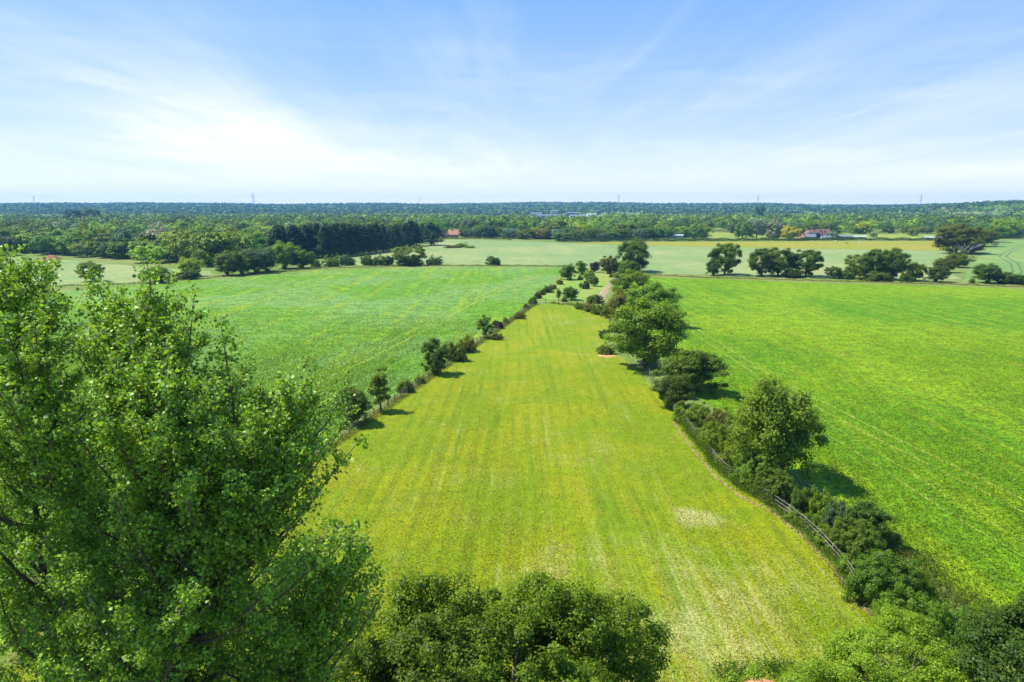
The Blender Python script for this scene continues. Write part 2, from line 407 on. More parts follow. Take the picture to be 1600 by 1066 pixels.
# wheel marks in the crops
def wheels(name, pts, gap, w, mat, seed):
    for s in (-1, 1):
        q = []
        for i, p in enumerate(pts):
            d = (pts[min(i+1, len(pts)-1)] - pts[max(i-1, 0)]).normalized()
            q.append(p + Vector((-d.y, d.x, 0)) * gap/2 * s)
        strip(name, q, w, mat, Z0*2.4, 0.25, seed + s, 1.5)
wheels('wheel_track', [G(430, 640), G(545, 572), G(640, 524), G(740, 470), G(800, 445), G(850, 427)], 2.6, 0.7, M['wheel_mark'], 5)
wheels('wheel_track', [G(1018, 470), G(1090, 520), G(1200, 590), G(1350, 668), G(1600, 790), G(1800, 900)], 2.4, 0.45, M['wheel_mark'], 8)
wheels('wheel_track', [G(1200, 610), G(1290, 668), G(1400, 735), G(1500, 800), G(1640, 880)], 2.4, 0.3, M['wheel_mark'], 9)
wheels('wheel_track', [G(1572, 436), G(1590, 425), G(1585, 412), G(1566, 401), G(1575, 394), G(1600, 384), G(1640, 376)], 3.2, 0.9, M['wheel_dark'], 11)

# ------------------------------------------------------------------ foliage builders
def diamonds(Pc, N, S, rng, width=0.75, fold=0.22):
    """leaf quads at points Pc, facing N, of length S, turned at random"""
    n = len(Pc)
    N = N / (np.linalg.norm(N, axis=1, keepdims=True) + 1e-9)
    A = rng.normal(size=(n, 3)); U = A - (A * N).sum(1, keepdims=True) * N
    U /= np.linalg.norm(U, axis=1, keepdims=True) + 1e-9
    W = np.cross(N, U); S = S[:, None]
    V = np.empty((n, 4, 3), np.float32)
    V[:, 0] = Pc - U * S * 0.5
    V[:, 1] = Pc + W * S * 0.5 * width + N * S * fold - U * S * 0.08
    V[:, 2] = Pc + U * S * 0.5
    V[:, 3] = Pc - W * S * 0.5 * width + N * S * fold - U * S * 0.08
    Q = np.arange(n * 4, dtype=np.int32).reshape(n, 4)
    return V.reshape(-1, 3), Q

def crown_points(rng, h, w, base, n_clump, per, clump_r, shape='round', d=None, fill=0.5):
    """clump centres spread through an uneven crown, leaves spread in each clump"""
    d = d or w; ctr = []; rad = []
    lob = rng.uniform(0, 6.28, 3)
    tries = 0
    while len(ctr) < n_clump and tries < n_clump * 60:
        tries += 1
        u = rng.uniform(-1, 1, 3); u /= np.linalg.norm(u)
        rr = rng.uniform(fill, 1.0) ** 0.6
        az = math.atan2(u[1], u[0])
        lobe = 1 + 0.16 * math.sin(3 * az + lob[0]) + 0.12 * math.sin(5 * az + lob[1] + u[2] * 3)
        p = u * rr * lobe
        f = (p[2] + 1) / 2                                   # 0 bottom .. 1 top
        if shape == 'round': k = 1.0
        elif shape == 'upright': k = 1.12 - 0.35 * abs(f - 0.45)
        elif shape == 'cone': k = max(0.12, 1.35 * (1 - f) ** 0.75 + 0.1)
        elif shape == 'dome':
            p[2] = abs(p[2]) * 2 - 1; k = 1.0 if f < .5 else 1.0
        else: k = 1.0
        c = np.array([p[0] * k * w/2, p[1] * k * d/2, base + (p[2] + 1) / 2 * (h - base)])
        if c[2] < 0.15: continue
        ctr.append(c); rad.append(clump_r * rng.uniform(0.6, 1.3))
    ctr = np.array(ctr); rad = np.array(rad)
    idx = np.repeat(np.arange(len(ctr)), per)
    dirs = rng.normal(size=(len(idx), 3)); dirs /= np.linalg.norm(dirs, axis=1, keepdims=True)
    r = rng.uniform(0, 1, (len(idx), 1)) ** 0.42 * rad[idx][:, None]
    off = dirs * r * (1 + 0.35 * rng.normal(size=(len(idx), 1)) * (rng.random((len(idx), 1)) < 0.35)); off[:, 2] *= 0.8
    return ctr, rad, ctr[idx] + off, dirs

def make_crown(seed, h, w, base, n_clump, per, clump_r, leaf, shape='round', d=None, fill=0.5, mat='leaf', width=0.75):
    rng = np.random.default_rng(seed)
    ctr, rad, P_, D_ = crown_points(rng, h, w, base, n_clump, per, clump_r, shape, d, fill)
    out = P_ - np.array([0, 0, base + (h - base) * 0.35]); out /= np.linalg.norm(out, axis=1, keepdims=True) + 1e-9
    N = D_ * 0.7 + out * 0.35 + np.array([0, 0, 0.45]) + rng.normal(size=P_.shape) * (0.25 if mat == 'leaf_mid' else 0.45)
    S = leaf * rng.uniform(0.6, 1.4, len(P_))
    keep = P_[:, 2] > 0.05
    V, Q = diamonds(P_[keep], N[keep], S[keep], rng, width)
    return np_mesh('crown', V, Q, M[mat]), ctr

def make_trunk(seed, h, base, ctr, r0, mat='bark', n_limb=14, stems=1, lean=0.0):
    rnd = random.Random(seed); mb = MB()
    order = sorted(range(len(ctr)), key=lambda i: rnd.random())[:n_limb * stems]
    for s in range(stems):
        a = rnd.uniform(0, 6.28); off = 0.0 if stems == 1 else r0 * 1.5
        pts = []; rad = []; top = h * 0.80
        for k in range(8):
            t = k / 7
            pts.append(Vector((math.cos(a) * (off + lean * t * h + off * 3 * t) + rnd.uniform(-1, 1) * 0.02 * h * t,
                               math.sin(a) * (off + off * 3 * t) + rnd.uniform(-1, 1) * 0.02 * h * t, -0.1 + t * (top + 0.1))))
            rad.append(r0 * (1.35 if k == 0 else 1) * (1 - 0.88 * t))
        mb.tube(pts, rad, 8)
        for i in order[s::stems]:
            c = Vector(ctr[i]); zt = max(base * 0.7, min(top * 0.85, c.z * 0.72 - 0.05 * h))
            t = zt / top; k = min(6, int(t * 7)); p0 = pts[k].lerp(pts[k+1], t * 7 - k) if k < 7 else pts[-1]
            mid = p0.lerp(c, 0.5) + Vector((0, 0, -0.04 * h * rnd.uniform(0, 1)))
            rr = r0 * (1 - 0.88 * t) * 0.5
            mb.tube([p0, mid, c], [rr, rr * 0.6, rr * 0.15], 5)
    me = bpy.data.meshes.new('trunk'); me.from_pydata(mb.v, [], mb.f); me.update(); me.materials.append(M[mat])
    me.polygons.foreach_set('use_smooth', [True] * len(me.polygons))
    return me

PROTO = {}
def proto(key, seed, h, w, base, n_clump, per, clump_r, leaf, shape='round', r0=0.25, n_limb=14, stems=1, fill=0.5, bark='bark', d=None, lean=0.0, width=0.75):
    far = key.startswith('wood') or key in ('conifer', 'columnar')
    cr, ctr = make_crown(seed, h, w, base, n_clump, per, clump_r, leaf, shape, d, fill, 'leaf_mid' if far else 'leaf', width)
    PROTO[key] = (cr, make_trunk(seed, h, base, ctr, r0, bark, n_limb, stems, lean), h, w)
# near kinds: real-size plants, fine leaves
proto('round_a', 11, 10, 9, 0.9, 170, 190, 0.95, 0.25, 'round', 0.26, 22, fill=0.3)
proto('round_b', 12, 10, 8, 0.6, 150, 190, 0.95, 0.25, 'upright', 0.24, 20, fill=0.3)
proto('open_a', 13, 10, 9.5, 1.7, 130, 200, 0.90, 0.27, 'round', 0.28, 30, fill=0.6)
proto('ragged', 14, 8, 7.5, 0.4, 120, 180, 0.70, 0.24, 'round', 0.16, 24, stems=3, fill=0.2)
proto('shrub_a', 15, 3, 4, 0.0, 110, 150, 0.42, 0.14, 'dome', 0.06, 16, stems=3, fill=0.3)
proto('shrub_b', 16, 3, 4.4, 0.0, 110, 150, 0.38, 0.13, 'dome', 0.05, 16, stems=4, fill=0.2)
proto('sapling', 17, 5, 2.2, 0.5, 48, 130, 0.36, 0.15, 'upright', 0.06, 14, fill=0.1)
proto('bramble', 18, 1.6, 4.2, 0.0, 130, 120, 0.32, 0.12, 'dome', 0.03, 14, stems=5, fill=0.1)
proto('bush_big', 19, 4, 7, 0.0, 300, 200, 0.42, 0.14, 'dome', 0.07, 24, stems=4, fill=0.3)
proto('bank', 20, 2.4, 7, 0.0, 280, 170, 0.38, 0.13, 'dome', 0.04, 24, stems=6, fill=0.1)
# far kinds: fewer, larger leaf clumps
proto('wood_a', 21, 12, 11, 0.8, 80, 60, 1.5, 0.6, 'round', 0.3, 10)
proto('wood_b', 22, 12, 9.5, 0.6, 80, 60, 1.4, 0.58, 'upright', 0.3, 10)
proto('wood_c', 23, 12, 13, 1.2, 84, 60, 1.55, 0.6, 'round', 0.35, 14, fill=0.6)
proto('wood_d', 24, 12, 10, 0.2, 84, 60, 1.3, 0.55, 'round', 0.25, 10, stems=2)
proto('conifer', 25, 14, 6.5, 0.2, 100, 50, 0.95, 0.45, 'cone', 0.25, 10)
proto('columnar', 26, 20, 5.0, 0.5, 90, 50, 1.0, 0.5, 'upright', 0.3, 10)

COLS = {
    'dark': (0.098, 0.180, 0.018), 'mid': (0.132, 0.235, 0.018), 'light': (0.125, 0.245, 0.026), 'lime': (0.190, 0.310, 0.020),
    'olive': (0.125, 0.165, 0.026), 'blue': (0.075, 0.140, 0.060), 'conifer': (0.026, 0.062, 0.022), 'silver': (0.190, 0.260, 0.170),
    'yellow': (0.300, 0.320, 0.030), 'purple': (0.055, 0.045, 0.030), 'brown': (0.105, 0.125, 0.045), 'deep': (0.074, 0.140, 0.016)}
rndg = random.Random(5)
def plant(name, key, loc, h, w, label, cat='tree', col='mid', group=None, rz=None, jit=0.12):
    cr, tk, ph, pw = PROTO[key]
    root = empty(name, loc, rndg.uniform(0, 6.28) if rz is None else rz)
    root.scale = (w / pw, w / pw, h / ph)
    tag(root, label, cat, group)
    c = obj('crown' if cat != 'bush' else 'foliage', cr, root); t = obj('trunk' if cat != 'bush' else 'stems', tk, root)
    k = COLS[col]; j = 1 + rndg.uniform(-jit, jit)
    c.color = (k[0] * j * (1 + rndg.uniform(-jit, jit)), k[1] * j, k[2] * j, 1)
    return root
def at(name, key, px, pb, pt, wpx, label, cat='tree', col='mid', group=None, rz=None, back=0.0):
    """stand a plant where the survey has its foot, as tall and wide as it measures there"""
    g = G(px, pb); sc = (g - Vector((0, 0, H))).length / F
    dist = g.y / ray(px, pb)[1]
    w = wpx * dist / F; g2 = g + Vector((0, w * 0.35 + back, 0))
    h = P(px, pt, g2.y).z
    return plant(name, key, g2 * 1.0, max(h, 0.4), w, label, cat, col, group, rz)

# ------------------------------------------------------------------ foreground poplars
def poplar(seed, base, bend, top, crown_r, z_low, label, dens=2.6, leaders=()):
    """stem from base through bend to top; limbs sweep up, twigs carry leaf bunches"""
    rng = np.random.default_rng(seed); rnd = random.Random(seed)
    base = Vector(base); bend = Vector(bend); top = Vector(top)
    root = empty('poplar_tree', base)
    tag(root, label, 'tree', 'poplars filling the left foreground')
    tb = bend.z / top.z
    def stem(t):                                      # smooth curve through base, bend and tip, rising evenly
        l0 = (t - tb) * (t - 1) / tb; l1 = t * (t - 1) / (tb * (tb - 1)); l2 = t * (t - tb) / (1 - tb)
        return Vector((base.x*l0 + bend.x*l1 + top.x*l2, base.y*l0 + bend.y*l1 + top.y*l2, t * top.z))
    R0 = 0.27; mb = MB(); tw = MB()
    ts = [i / 22 for i in range(23)]
    pts = [stem(t) - base for t in ts]
    for i in range(1, 23): pts[i] += Vector((rnd.uniform(-.06, .06), rnd.uniform(-.06, .06), 0))
    mb.tube(pts, [R0 * (1.3 if t == 0 else 1) * (1 - 0.94 * t) for t in ts], 9)
    LP = []; LN = []; LS = []
    Ht = top.z
    z = z_low; ang = rnd.uniform(0, 6.28)
    while z < Ht - 0.25:
        t = z / Ht; p0 = stem(t) - base
        f = (Ht - z) / (Ht - z_low)                    # 1 low .. 0 top
        L = crown_r * (0.16 + 0.95 * min(1, f * 2.1) ** 0.75) * rnd.uniform(0.65, 1.12)
        if f > 0.8: L *= 0.9
        ang += 2.4 + rnd.uniform(-0.4, 0.4)
        up = 0.55 + 0.5 * (1 - f) + rnd.uniform(-0.2, 0.2)
        L = min(L, (Ht - z) * 0.95 + 0.35)
        if f > 0.6: up -= 0.35
        d = Vector((math.cos(ang), math.sin(ang), up)).normalized()
        q = p0.copy(); path = [q.copy()]; n = max(4, int(L / 0.35))
        for k in range(n):
            d = (d + Vector((rnd.uniform(-.14, .14), rnd.uniform(-.14, .14), 0.05 + rnd.uniform(-.08, .10)))).normalized()
            q = q + d * (L / n); path.append(q.copy())
        r0 = 0.018 + 0.020 * L * 0.6
        mb.tube(path, [r0 * (1 - 0.85 * k / n) for k in range(n + 1)], 5)
        for k in range(1, n + 1):
            s = k / n
            for _ in range(2 if s < 0.95 else 3):
                if rnd.random() > 0.92: continue
                tl = (0.30 + 0.28 * L * (1.05 - s)) * rnd.uniform(0.5, 1.15)
                dd = (Vector((rnd.gauss(0, 1), rnd.gauss(0, 1), rnd.gauss(0.25, 0.7))).normalized() * 0.85 + (path[k] - path[k-1]).normalized() * 0.6).normalized()
                a = path[k]; b = a + dd * tl + Vector((0, 0, 0.06)); 
                tw.tube([a, a.lerp(b, .5) + Vector((0, 0, -.02)), b], [0.014, 0.010, 0.004], 3)
                m = int((10 + 34 * tl) * dens * rnd.uniform(0.6, 1.3))
                if rnd.random() < 0.16: m = m // 4
                u = rng.uniform(0.25, 1.05, m)[:, None]
                pp = np.array(a)[None] * (1 - u) + np.array(b)[None] * u + rng.normal(size=(m, 3)) * 0.09
                LP.append(pp); LN.append(rng.normal(size=(m, 3)) + np.array([0.1, -0.15, 0.55])); LS.append(rng.uniform(0.045, 0.115, m))
        z += (0.20 + 0.05 * rnd.random()) * (1.0 if f < 0.75 else 1.5)
    # upright side shoots standing out of the top
    for ld in leaders:
        tip = Vector(ld) - base; t0 = max(0.5, (tip.z - 4.0) / Ht); a = stem(t0) - base; n = 9
        path = [a.lerp(tip, (k / n)) + Vector(((k/n - (k/n)**0.5) * -(tip.x - a.x) * .5, 0, 0)) + Vector((rnd.uniform(-.05, .05), rnd.uniform(-.05, .05), 0)) * (k < n) for k in range(n + 1)]
        mb.tube(path, [0.05 * (1 - 0.85 * k / n) for k in range(n + 1)], 5)
        for k in range(2, n + 1):
            for _ in range(3 if k < n else 2):
                tl = (0.75 - 0.5 * k / n) * rnd.uniform(.5, 1.2) + .12; p = path[k]
                b = p + Vector((rnd.gauss(0, 1), rnd.gauss(0, 1), .9)).normalized() * tl
                tw.tube([p, b], [.008, .003], 3); m = int(18 + 40 * tl)
                u = rng.uniform(0.3, 1.05, m)[:, None]
                LP.append(np.array(p)[None] * (1 - u) + np.array(b)[None] * u + rng.normal(size=(m, 3)) * 0.085)
                LN.append(rng.normal(size=(m, 3)) + [0.1, -.15, .55]); LS.append(rng.uniform(.05, .12, m))
    # the leading shoot
    for k in range(26):
        t = 1 - 0.06 * rnd.random(); a = np.array(stem(t) - base)
        m = 14; LP.append(a[None] + rng.normal(size=(m, 3)) * 0.13); LN.append(rng.normal(size=(m, 3)) + [0, 0, .5]); LS.append(rng.uniform(.07, .13, m))
    V, Q = diamonds(np.concatenate(LP), np.concatenate(LN), np.concatenate(LS), rng, 0.92, 0.16)
    c = obj('crown', np_mesh('crown', V, Q, M['leaf_gloss']), root); c.color = (0.160, 0.305, 0.034, 1)
    nf = len(mb.f); mb.add(tw.v, tw.f)
    tr = mb.build('trunk', M['bark'], root, True); tr.data.materials.append(M['bark_pale'])
    idx = np.zeros(len(mb.f), np.int32); idx[nf:] = 1; tr.data.polygons.foreach_set('material_index', idx)
    return len(Q)

def along(px1, py1, px2, py2, Y, ground=True):
    pass
def stem3(pb, pt, tp, Y):
    """base on the ground below pb, stem passing pt, tip tp, all about Y metres out"""
    b = P(*pb, Y); m = P(*pt, Y); t = P(*tp, Y)
    d = (m - b); k = b.z / max(d.z, .1)
    g = Vector((b.x - d.x * k * 0.35, Y, 0))
    return g, m, t
nl = 0
# outline of the poplar tops: shoots are grown up to it all across the crowns
SIL = [(-60, 420), (10, 425), (60, 455), (105, 480), (150, 458), (228, 470), (262, 500), (305, 530), (345, 565), (400, 595), (450, 600), (500, 615), (545, 625), (560, 690)]
rs_ = random.Random(8); SH = {31: [], 32: [], 33: [], 34: []}
px_ = -50.0
while px_ < 560:
    sy = float(np.interp(px_, [q[0] for q in SIL], [q[1] for q in SIL]))
    for lay, dpt in ((0, rs_.uniform(16, 17.5)), (1, rs_.uniform(14.5, 15.8)), (2, rs_.uniform(13.6, 14.8))):
        yy = sy + (rs_.uniform(0, 26) if lay == 0 else (rs_.uniform(45, 110) if lay == 1 else rs_.uniform(120, 230)))
        SH[33 if px_ < 110 else (31 if px_ < 345 else 32)].append(P(px_ + rs_.uniform(-12, 12), yy, dpt))
    px_ += rs_.uniform(22, 36)
g, m, t = stem3((272, 985), (243, 720), (214, 492), 16.5)
nl += poplar(31, g, Vector((m.x, m.y, m.z)), t, 4.2, 8.5, 'poplar in the middle of the left foreground, its straight dark trunk showing through the leaves', leaders=SH[31] + [P(229, 408, 16.5), P(150, 432, 17), P(262, 446, 16.5), P(302, 472, 16)])
g, m, t = stem3((320, 1019), (385, 780), (480, 622), 15.5)
nl += poplar(32, g, m, t, 3.6, 10.0, 'poplar leaning to the right beside the paddock, shorter than the poplars on its left', leaders=SH[32] + [P(545, 600, 15.5), P(484, 582, 15.5), P(345, 508, 16)])
g, m, t = stem3((86, 1002), (52, 760), (14, 425), 17.5)
nl += poplar(33, g, m, t, 4.5, 7.0, 'tallest poplar, cut by the left edge of the photo, its tip over the pale field', leaders=SH[33] + [P(16, 402, 17.5)])
g, m, t = stem3((470, 1075), (500, 970), (560, 872), 17.0)
nl += poplar(34, g, m, t, 3.5, 8.5, 'low poplar crown between the leaning poplar and the round oak, reaching over the paddock', leaders=[P(590, 888, 17), P(520, 835, 17), P(480, 850, 16.5), P(575, 930, 16.5), P(600, 925, 17), P(540, 900, 16)], dens=3.2)
print('poplar leaves', nl)

# ------------------------------------------------------------------ foreground oak, ash and dark tree
def big_crown(name, seed, centre, h, w, d, base, n_clump, per, clump_r, leaf, label, col, r0=0.3, shape='round', width=0.6, fill=0.55, mat='leaf', n_limb=60):
    cr, ctr = make_crown(seed, h, w, base, n_clump, per, clump_r, leaf, shape, d, fill, mat, width)
    root = empty(name, centre); tag(root, label, 'tree')
    c = obj('crown', cr, root); c.color = (*COLS[col], 1) if isinstance(col, str) else (*col, 1)
    obj('trunk', make_trunk(seed, h, base, ctr, r0, 'bark_pale', n_limb), root)
    return root
top = P(838, 902, 27.0)
big_crown('oak_tree', 41, Vector((P(800, 1000, 27).x + 0.1, 27.0, 0)), top.z - 1.3, 13.6, 11.5, 1.5, 950, 330, 0.66, 0.14,
          'broad round oak in the bottom centre with yellow-green new leaves on a dark crown', (0.108, 0.195, 0.010), 0.4, n_limb=26, fill=0.45)
big_crown('oak_tree', 42, Vector((P(640, 1000, 24).x, 24.5, 0)), P(640, 975, 24.5).z, 8.0, 7, 1.5, 330, 300, 0.55, 0.14,
          'small dark tree squeezed between the poplars and the round oak', (0.080, 0.145, 0.010), 0.2)
big_crown('ash_tree', 43, Vector((P(1425, 1040, 31).x, 31.5, 0)), P(1425, 1000, 31.5).z, 8.6, 8, 0.5, 420, 300, 0.50, 0.15,
          'lime-green feathery ash filling the bottom right between paddock and hedge', (0.175, 0.300, 0.018), 0.2, width=0.4)
big_crown('ash_tree', 44, Vector((P(1235, 1066, 31).x, 30.5, 0)), P(1235, 1048, 30.5).z, 6.5, 6, 0.2, 120, 300, 0.55, 0.16,
          'low lime-green ash sapling at the bottom edge left of the larger feathery ash', (0.165, 0.285, 0.018), 0.12, width=0.4)
big_crown('field_maple', 45, Vector((P(1590, 1040, 29).x + 1.2, 29.5, 0)), P(1580, 960, 29.5).z, 6.6, 7, 0.4, 240, 330, 0.62, 0.16,
          'dark green tree cut off by the bottom right corner of the photo', (0.055, 0.115, 0.014), 0.2)

# ------------------------------------------------------------------ trees and bushes of the left fence line
LF = 'trees and bushes along the left fence'
at('thorn_bush', 'round_b', 550, 668, 603, 50, 'dark round thorn bush at the near end of the left fence', 'bush', 'deep', LF)
at('young_tree', 'sapling', 592, 646, 574, 33, 'slender young tree standing alone by the near part of the left fence', 'tree', 'dark', LF)
at('thorn_bush', 'shrub_a', 632, 614, 592, 26, 'small round bush growing through the rails right of the slender young tree', 'bush', 'dark', LF)
at('hawthorn_tree', 'ragged', 681, 588, 528, 44, 'dark ragged hawthorn with one shoot sticking up, halfway along the left fence', 'tree', 'deep', LF)
at('thorn_bush', 'shrub_b', 655, 600, 586, 18, 'low scrubby bush at the foot of the ragged hawthorn', 'bush', 'mid', LF)
at('bramble_thicket', 'bramble', 713, 566, 535, 34, 'grey-green bramble mound just beyond the ragged hawthorn', 'bush', 'olive', LF)
at('bramble_thicket', 'bramble', 730, 552, 526, 32, 'grey-green bramble mound touching the fence before the narrow two-headed tree', 'bush', 'olive', LF)
at('young_tree', 'sapling', 757, 530, 492, 26, 'narrow young tree with a forked top beyond the bramble mounds', 'tree', 'dark', LF)
at('thorn_bush', 'shrub_a', 778, 514, 500, 17, 'purplish-brown bush on the fence line past the forked young tree', 'bush', 'purple', LF)
at('thorn_bush', 'shrub_b', 790, 506, 495, 9, 'tiny dark bush on the fence next to the purplish-brown one', 'bush', 'dark', LF)
at('scrub_tuft', 'bramble', 777, 532, 521, 20, 'brownish mound of scrub standing out on the paddock grass by the left fence', 'bush', 'brown')
at('scrub_tuft', 'bramble', 812, 499, 487, 20, 'grassy green mound on the paddock near the far end of the left fence', 'bush', 'olive')
for i, (x, b, tp, w, l, c) in enumerate([
    (822, 482, 473, 10, 'low bush on the left fence a little before the cross fence', 'brown'),
    (833, 476, 462, 14, 'dark bush at the corner where the left fence meets the cross fence', 'dark'),
    (841, 467, 454, 13, 'dark bush right behind the fence corner', 'deep'),
    (848, 461, 450, 9, 'small bush between the fence corner and the round hedge bushes', 'dark'),
    (857, 458, 445, 17, 'roundest hedge bush beside the young plantation', 'deep'),
    (866, 452, 444, 9, 'small hedge bush right of the roundest one', 'olive'),
    (875, 445, 435, 12, 'hedge bush below the plantation tree', 'dark')]):
    at('hedge_bush', 'shrub_a' if i % 2 else 'shrub_b', x, b, tp, w, l, 'bush', c, 'bushes along the young plantation hedge')

# ------------------------------------------------------------------ young plantation at the far end of the paddock
YP = 'young trees in the plantation beyond the paddock'
for nm, k, x, b, tp, w, l, cat, c in [
    ('young_tree', 'round_b', 887, 438, 412, 25, 'rounded young tree at the far left corner of the plantation', 'tree', 'dark'),
    ('young_tree', 'ragged', 909, 430, 407, 19, 'ragged young tree right of the rounded corner one', 'tree', 'mid'),
    ('young_tree', 'round_a', 930, 426, 409, 16, 'purple-leaved small tree in the plantation', 'tree', 'purple'),
    ('young_tree', 'sapling', 944, 428, 400, 15, 'dark upright tree beside the purple-leaved one', 'tree', 'deep'),
    ('scrub_tree', 'ragged', 955, 434, 399, 26, 'sparse brownish tree with bare twigs at the top of the track', 'tree', 'brown'),
    ('scrub_tree', 'round_b', 972, 428, 407, 26, 'yellowish-green bush under the big dark tree', 'tree', 'light'),
    ('young_tree', 'ragged', 922, 440, 422, 18, 'small tree in the middle of the plantation', 'tree', 'mid'),
    ('young_tree', 'round_a', 929, 448, 430, 17, 'dark small tree beside the bare track', 'tree', 'dark'),
    ('young_tree', 'shrub_a', 916, 452, 437, 13, 'bushy sapling left of the dark tree beside the track', 'bush', 'deep'),
    ('young_tree', 'shrub_b', 907, 438, 429, 9, 'tiny sapling behind the plantation grass', 'bush', 'mid'),
    ('young_tree', 'sapling', 907, 452, 441, 6, 'thin sapling standing in open plantation grass', 'tree', 'mid'),
    ('young_tree', 'sapling', 873, 470, 451, 9, 'thin dark sapling behind the cross fence', 'tree', 'deep'),
    ('young_tree', 'round_a', 893, 470, 448, 25, 'broad young tree with a loose crown behind the cross fence', 'tree', 'dark'),
    ('young_tree', 'shrub_b', 882, 472, 462, 10, 'low bush between the two young trees behind the cross fence', 'bush', 'olive'),
    ('thorn_bush', 'shrub_a', 930, 475, 459, 26, 'dark spreading bush at the lower end of the track', 'bush', 'deep')]:
    at(nm, k, x, b, tp, w, l, cat, c, YP if nm != 'thorn_bush' else None)
at('oak_tree', 'round_b', 992, 426, 372, 50, 'tall dark oak at the far corner where paddock hedge and pale field meet', 'tree', 'deep', rz=1.0)
at('oak_tree', 'round_a', 982, 430, 407, 30, 'low dark tree leaning out left of the tall dark oak', 'tree', 'dark')

# ------------------------------------------------------------------ the hedge and trees right of the paddock
RH = 'trees and bushes of the hedge right of the paddock'
for nm, k, x, b, tp, w, l, cat, c in [
    ('hedge_bush', 'bramble', 908, 484, 473, 22, 'left end of the low dark hedge at the far end of the paddock', 'bush', 'dark'),
    ('hedge_bush', 'bramble', 922, 488, 473, 24, 'second mound of the low dark hedge at the far end of the paddock', 'bush', 'olive'),
    ('hedge_bush', 'bramble', 938, 493, 475, 26, 'third mound of the low dark hedge, below the spreading bush', 'bush', 'dark'),
    ('hedge_bush', 'bramble', 955, 498, 476, 28, 'last mound of the low dark hedge, against the olive-leaved tree', 'bush', 'olive'),
    ('sycamore_tree', 'round_a', 990, 478, 421, 64, 'farthest of the tall green trees on the paddock hedge, in front of the dark oak', 'tree', 'mid'),
    ('field_maple', 'round_b', 980, 505, 455, 60, 'olive-yellow tree on the left of the tall group on the paddock hedge', 'tree', 'olive'),
    ('field_maple', 'round_a', 1022, 515, 441, 80, 'yellow-green tree behind the largest tree of the hedge', 'tree', 'light'),
    ('sycamore_tree', 'round_a', 1016, 583, 466, 126, 'largest broad tree of the hedge, its crown overhanging the paddock', 'tree', 'mid'),
    ('hedge_bush', 'shrub_a', 946, 530, 514, 20, 'small dark bush left of the largest tree, the farther of two', 'bush', 'deep'),
    ('hedge_bush', 'shrub_b', 948, 555, 536, 30, 'dark bush on bare soil under the left side of the largest tree', 'bush', 'dark'),
    ('hedge_bush', 'shrub_b', 960, 520, 500, 18, 'brownish bush tucked behind the small dark bush', 'bush', 'brown'),
    ('hawthorn_tree', 'ragged', 1085, 622, 545, 104, 'ragged dark tree with a branch reaching right over the bright field', 'tree', 'dark'),
    ('hedge_bush', 'round_b', 1058, 642, 582, 55, 'dark leafy lower bush against the paddock fence under the ragged tree', 'bush', 'deep'),
    ('bramble_thicket', 'bank', 1088, 666, 632, 62, 'bramble mound at the foot of the ragged dark tree', 'bush', 'mid'),
    ('bramble_thicket', 'bank', 1122, 672, 640, 60, 'dark bramble mound on the field side of the hedge', 'bush', 'olive'),
    ('bramble_thicket', 'bank', 1128, 706, 662, 66, 'bramble mound midway between the ragged tree and the tall lone tree', 'bush', 'mid'),
    ('bramble_thicket', 'bank', 1162, 738, 688, 72, 'leafy bramble mound under the olive bush', 'bush', 'mid'),
    ('hazel_bush', 'ragged', 1172, 725, 640, 62, 'olive-brown hazel bush left of the tall lone tree', 'bush', 'olive'),
    ('ash_tree', 'round_b', 1226, 765, 588, 126, 'tall lone tree of the hedge casting a round shadow on the bright field', 'tree', 'mid'),
    ('hedge_bush', 'bush_big', 1190, 768, 705, 74, 'bright green bush at the left foot of the tall lone tree', 'bush', 'light'),
    ('hedge_bush', 'bush_big', 1222, 788, 735, 70, 'dark glossy bush below the tall lone tree', 'bush', 'dark'),
    ('hedge_bush', 'shrub_a', 1262, 810, 757, 46, 'dark rounded bush right of the glossy one', 'bush', 'deep'),
    ('hedge_bush', 'shrub_b', 1290, 822, 762, 44, 'pale-edged elder bush by the silvered rail', 'bush', 'mid'),
    ('hedge_bush', 'shrub_a', 1312, 838, 778, 42, 'grey-leaved bush behind the silvered rail', 'bush', 'blue'),
    ('bramble_thicket', 'bramble', 1262, 825, 800, 50, 'low weedy growth through the silvered rail, farther patch', 'bush', 'light'),
    ('bramble_thicket', 'bramble', 1305, 858, 825, 56, 'low weedy growth through the silvered rail, nearer patch', 'bush', 'mid'),
    ('hawthorn_tree', 'ragged', 1368, 862, 784, 78, 'dark hawthorn with a pointed right-hand top above the silvered rail', 'tree', 'deep'),
    ('hedge_bush', 'bush_big', 1355, 885, 815, 86, 'shaded thorn mass at the foot of the pointed hawthorn', 'bush', 'dark'),
    ('hedge_bush', 'shrub_a', 1330, 900, 868, 34, 'small light green bush at the end of the silvered rail', 'bush', 'light'),
    ('blackthorn_bush', 'bush_big', 1402, 962, 868, 118, 'big rounded blackthorn bulging over the paddock edge', 'bush', 'dark'),
    ('bramble_thicket', 'bramble', 1446, 955, 900, 60, 'bramble patch on the field side of the big blackthorn', 'bush', 'mid'),
    ('bramble_thicket', 'bank', 1440, 1005, 925, 110, 'light green bramble bank between blackthorn and feathery ash', 'bush', 'light'),
    ('bramble_thicket', 'bank', 1510, 1010, 955, 80, 'light green bramble bank beside the corner of the bright field', 'bush', 'light')]:
    at(nm, k, x, b, tp, w, l, cat, c, RH)

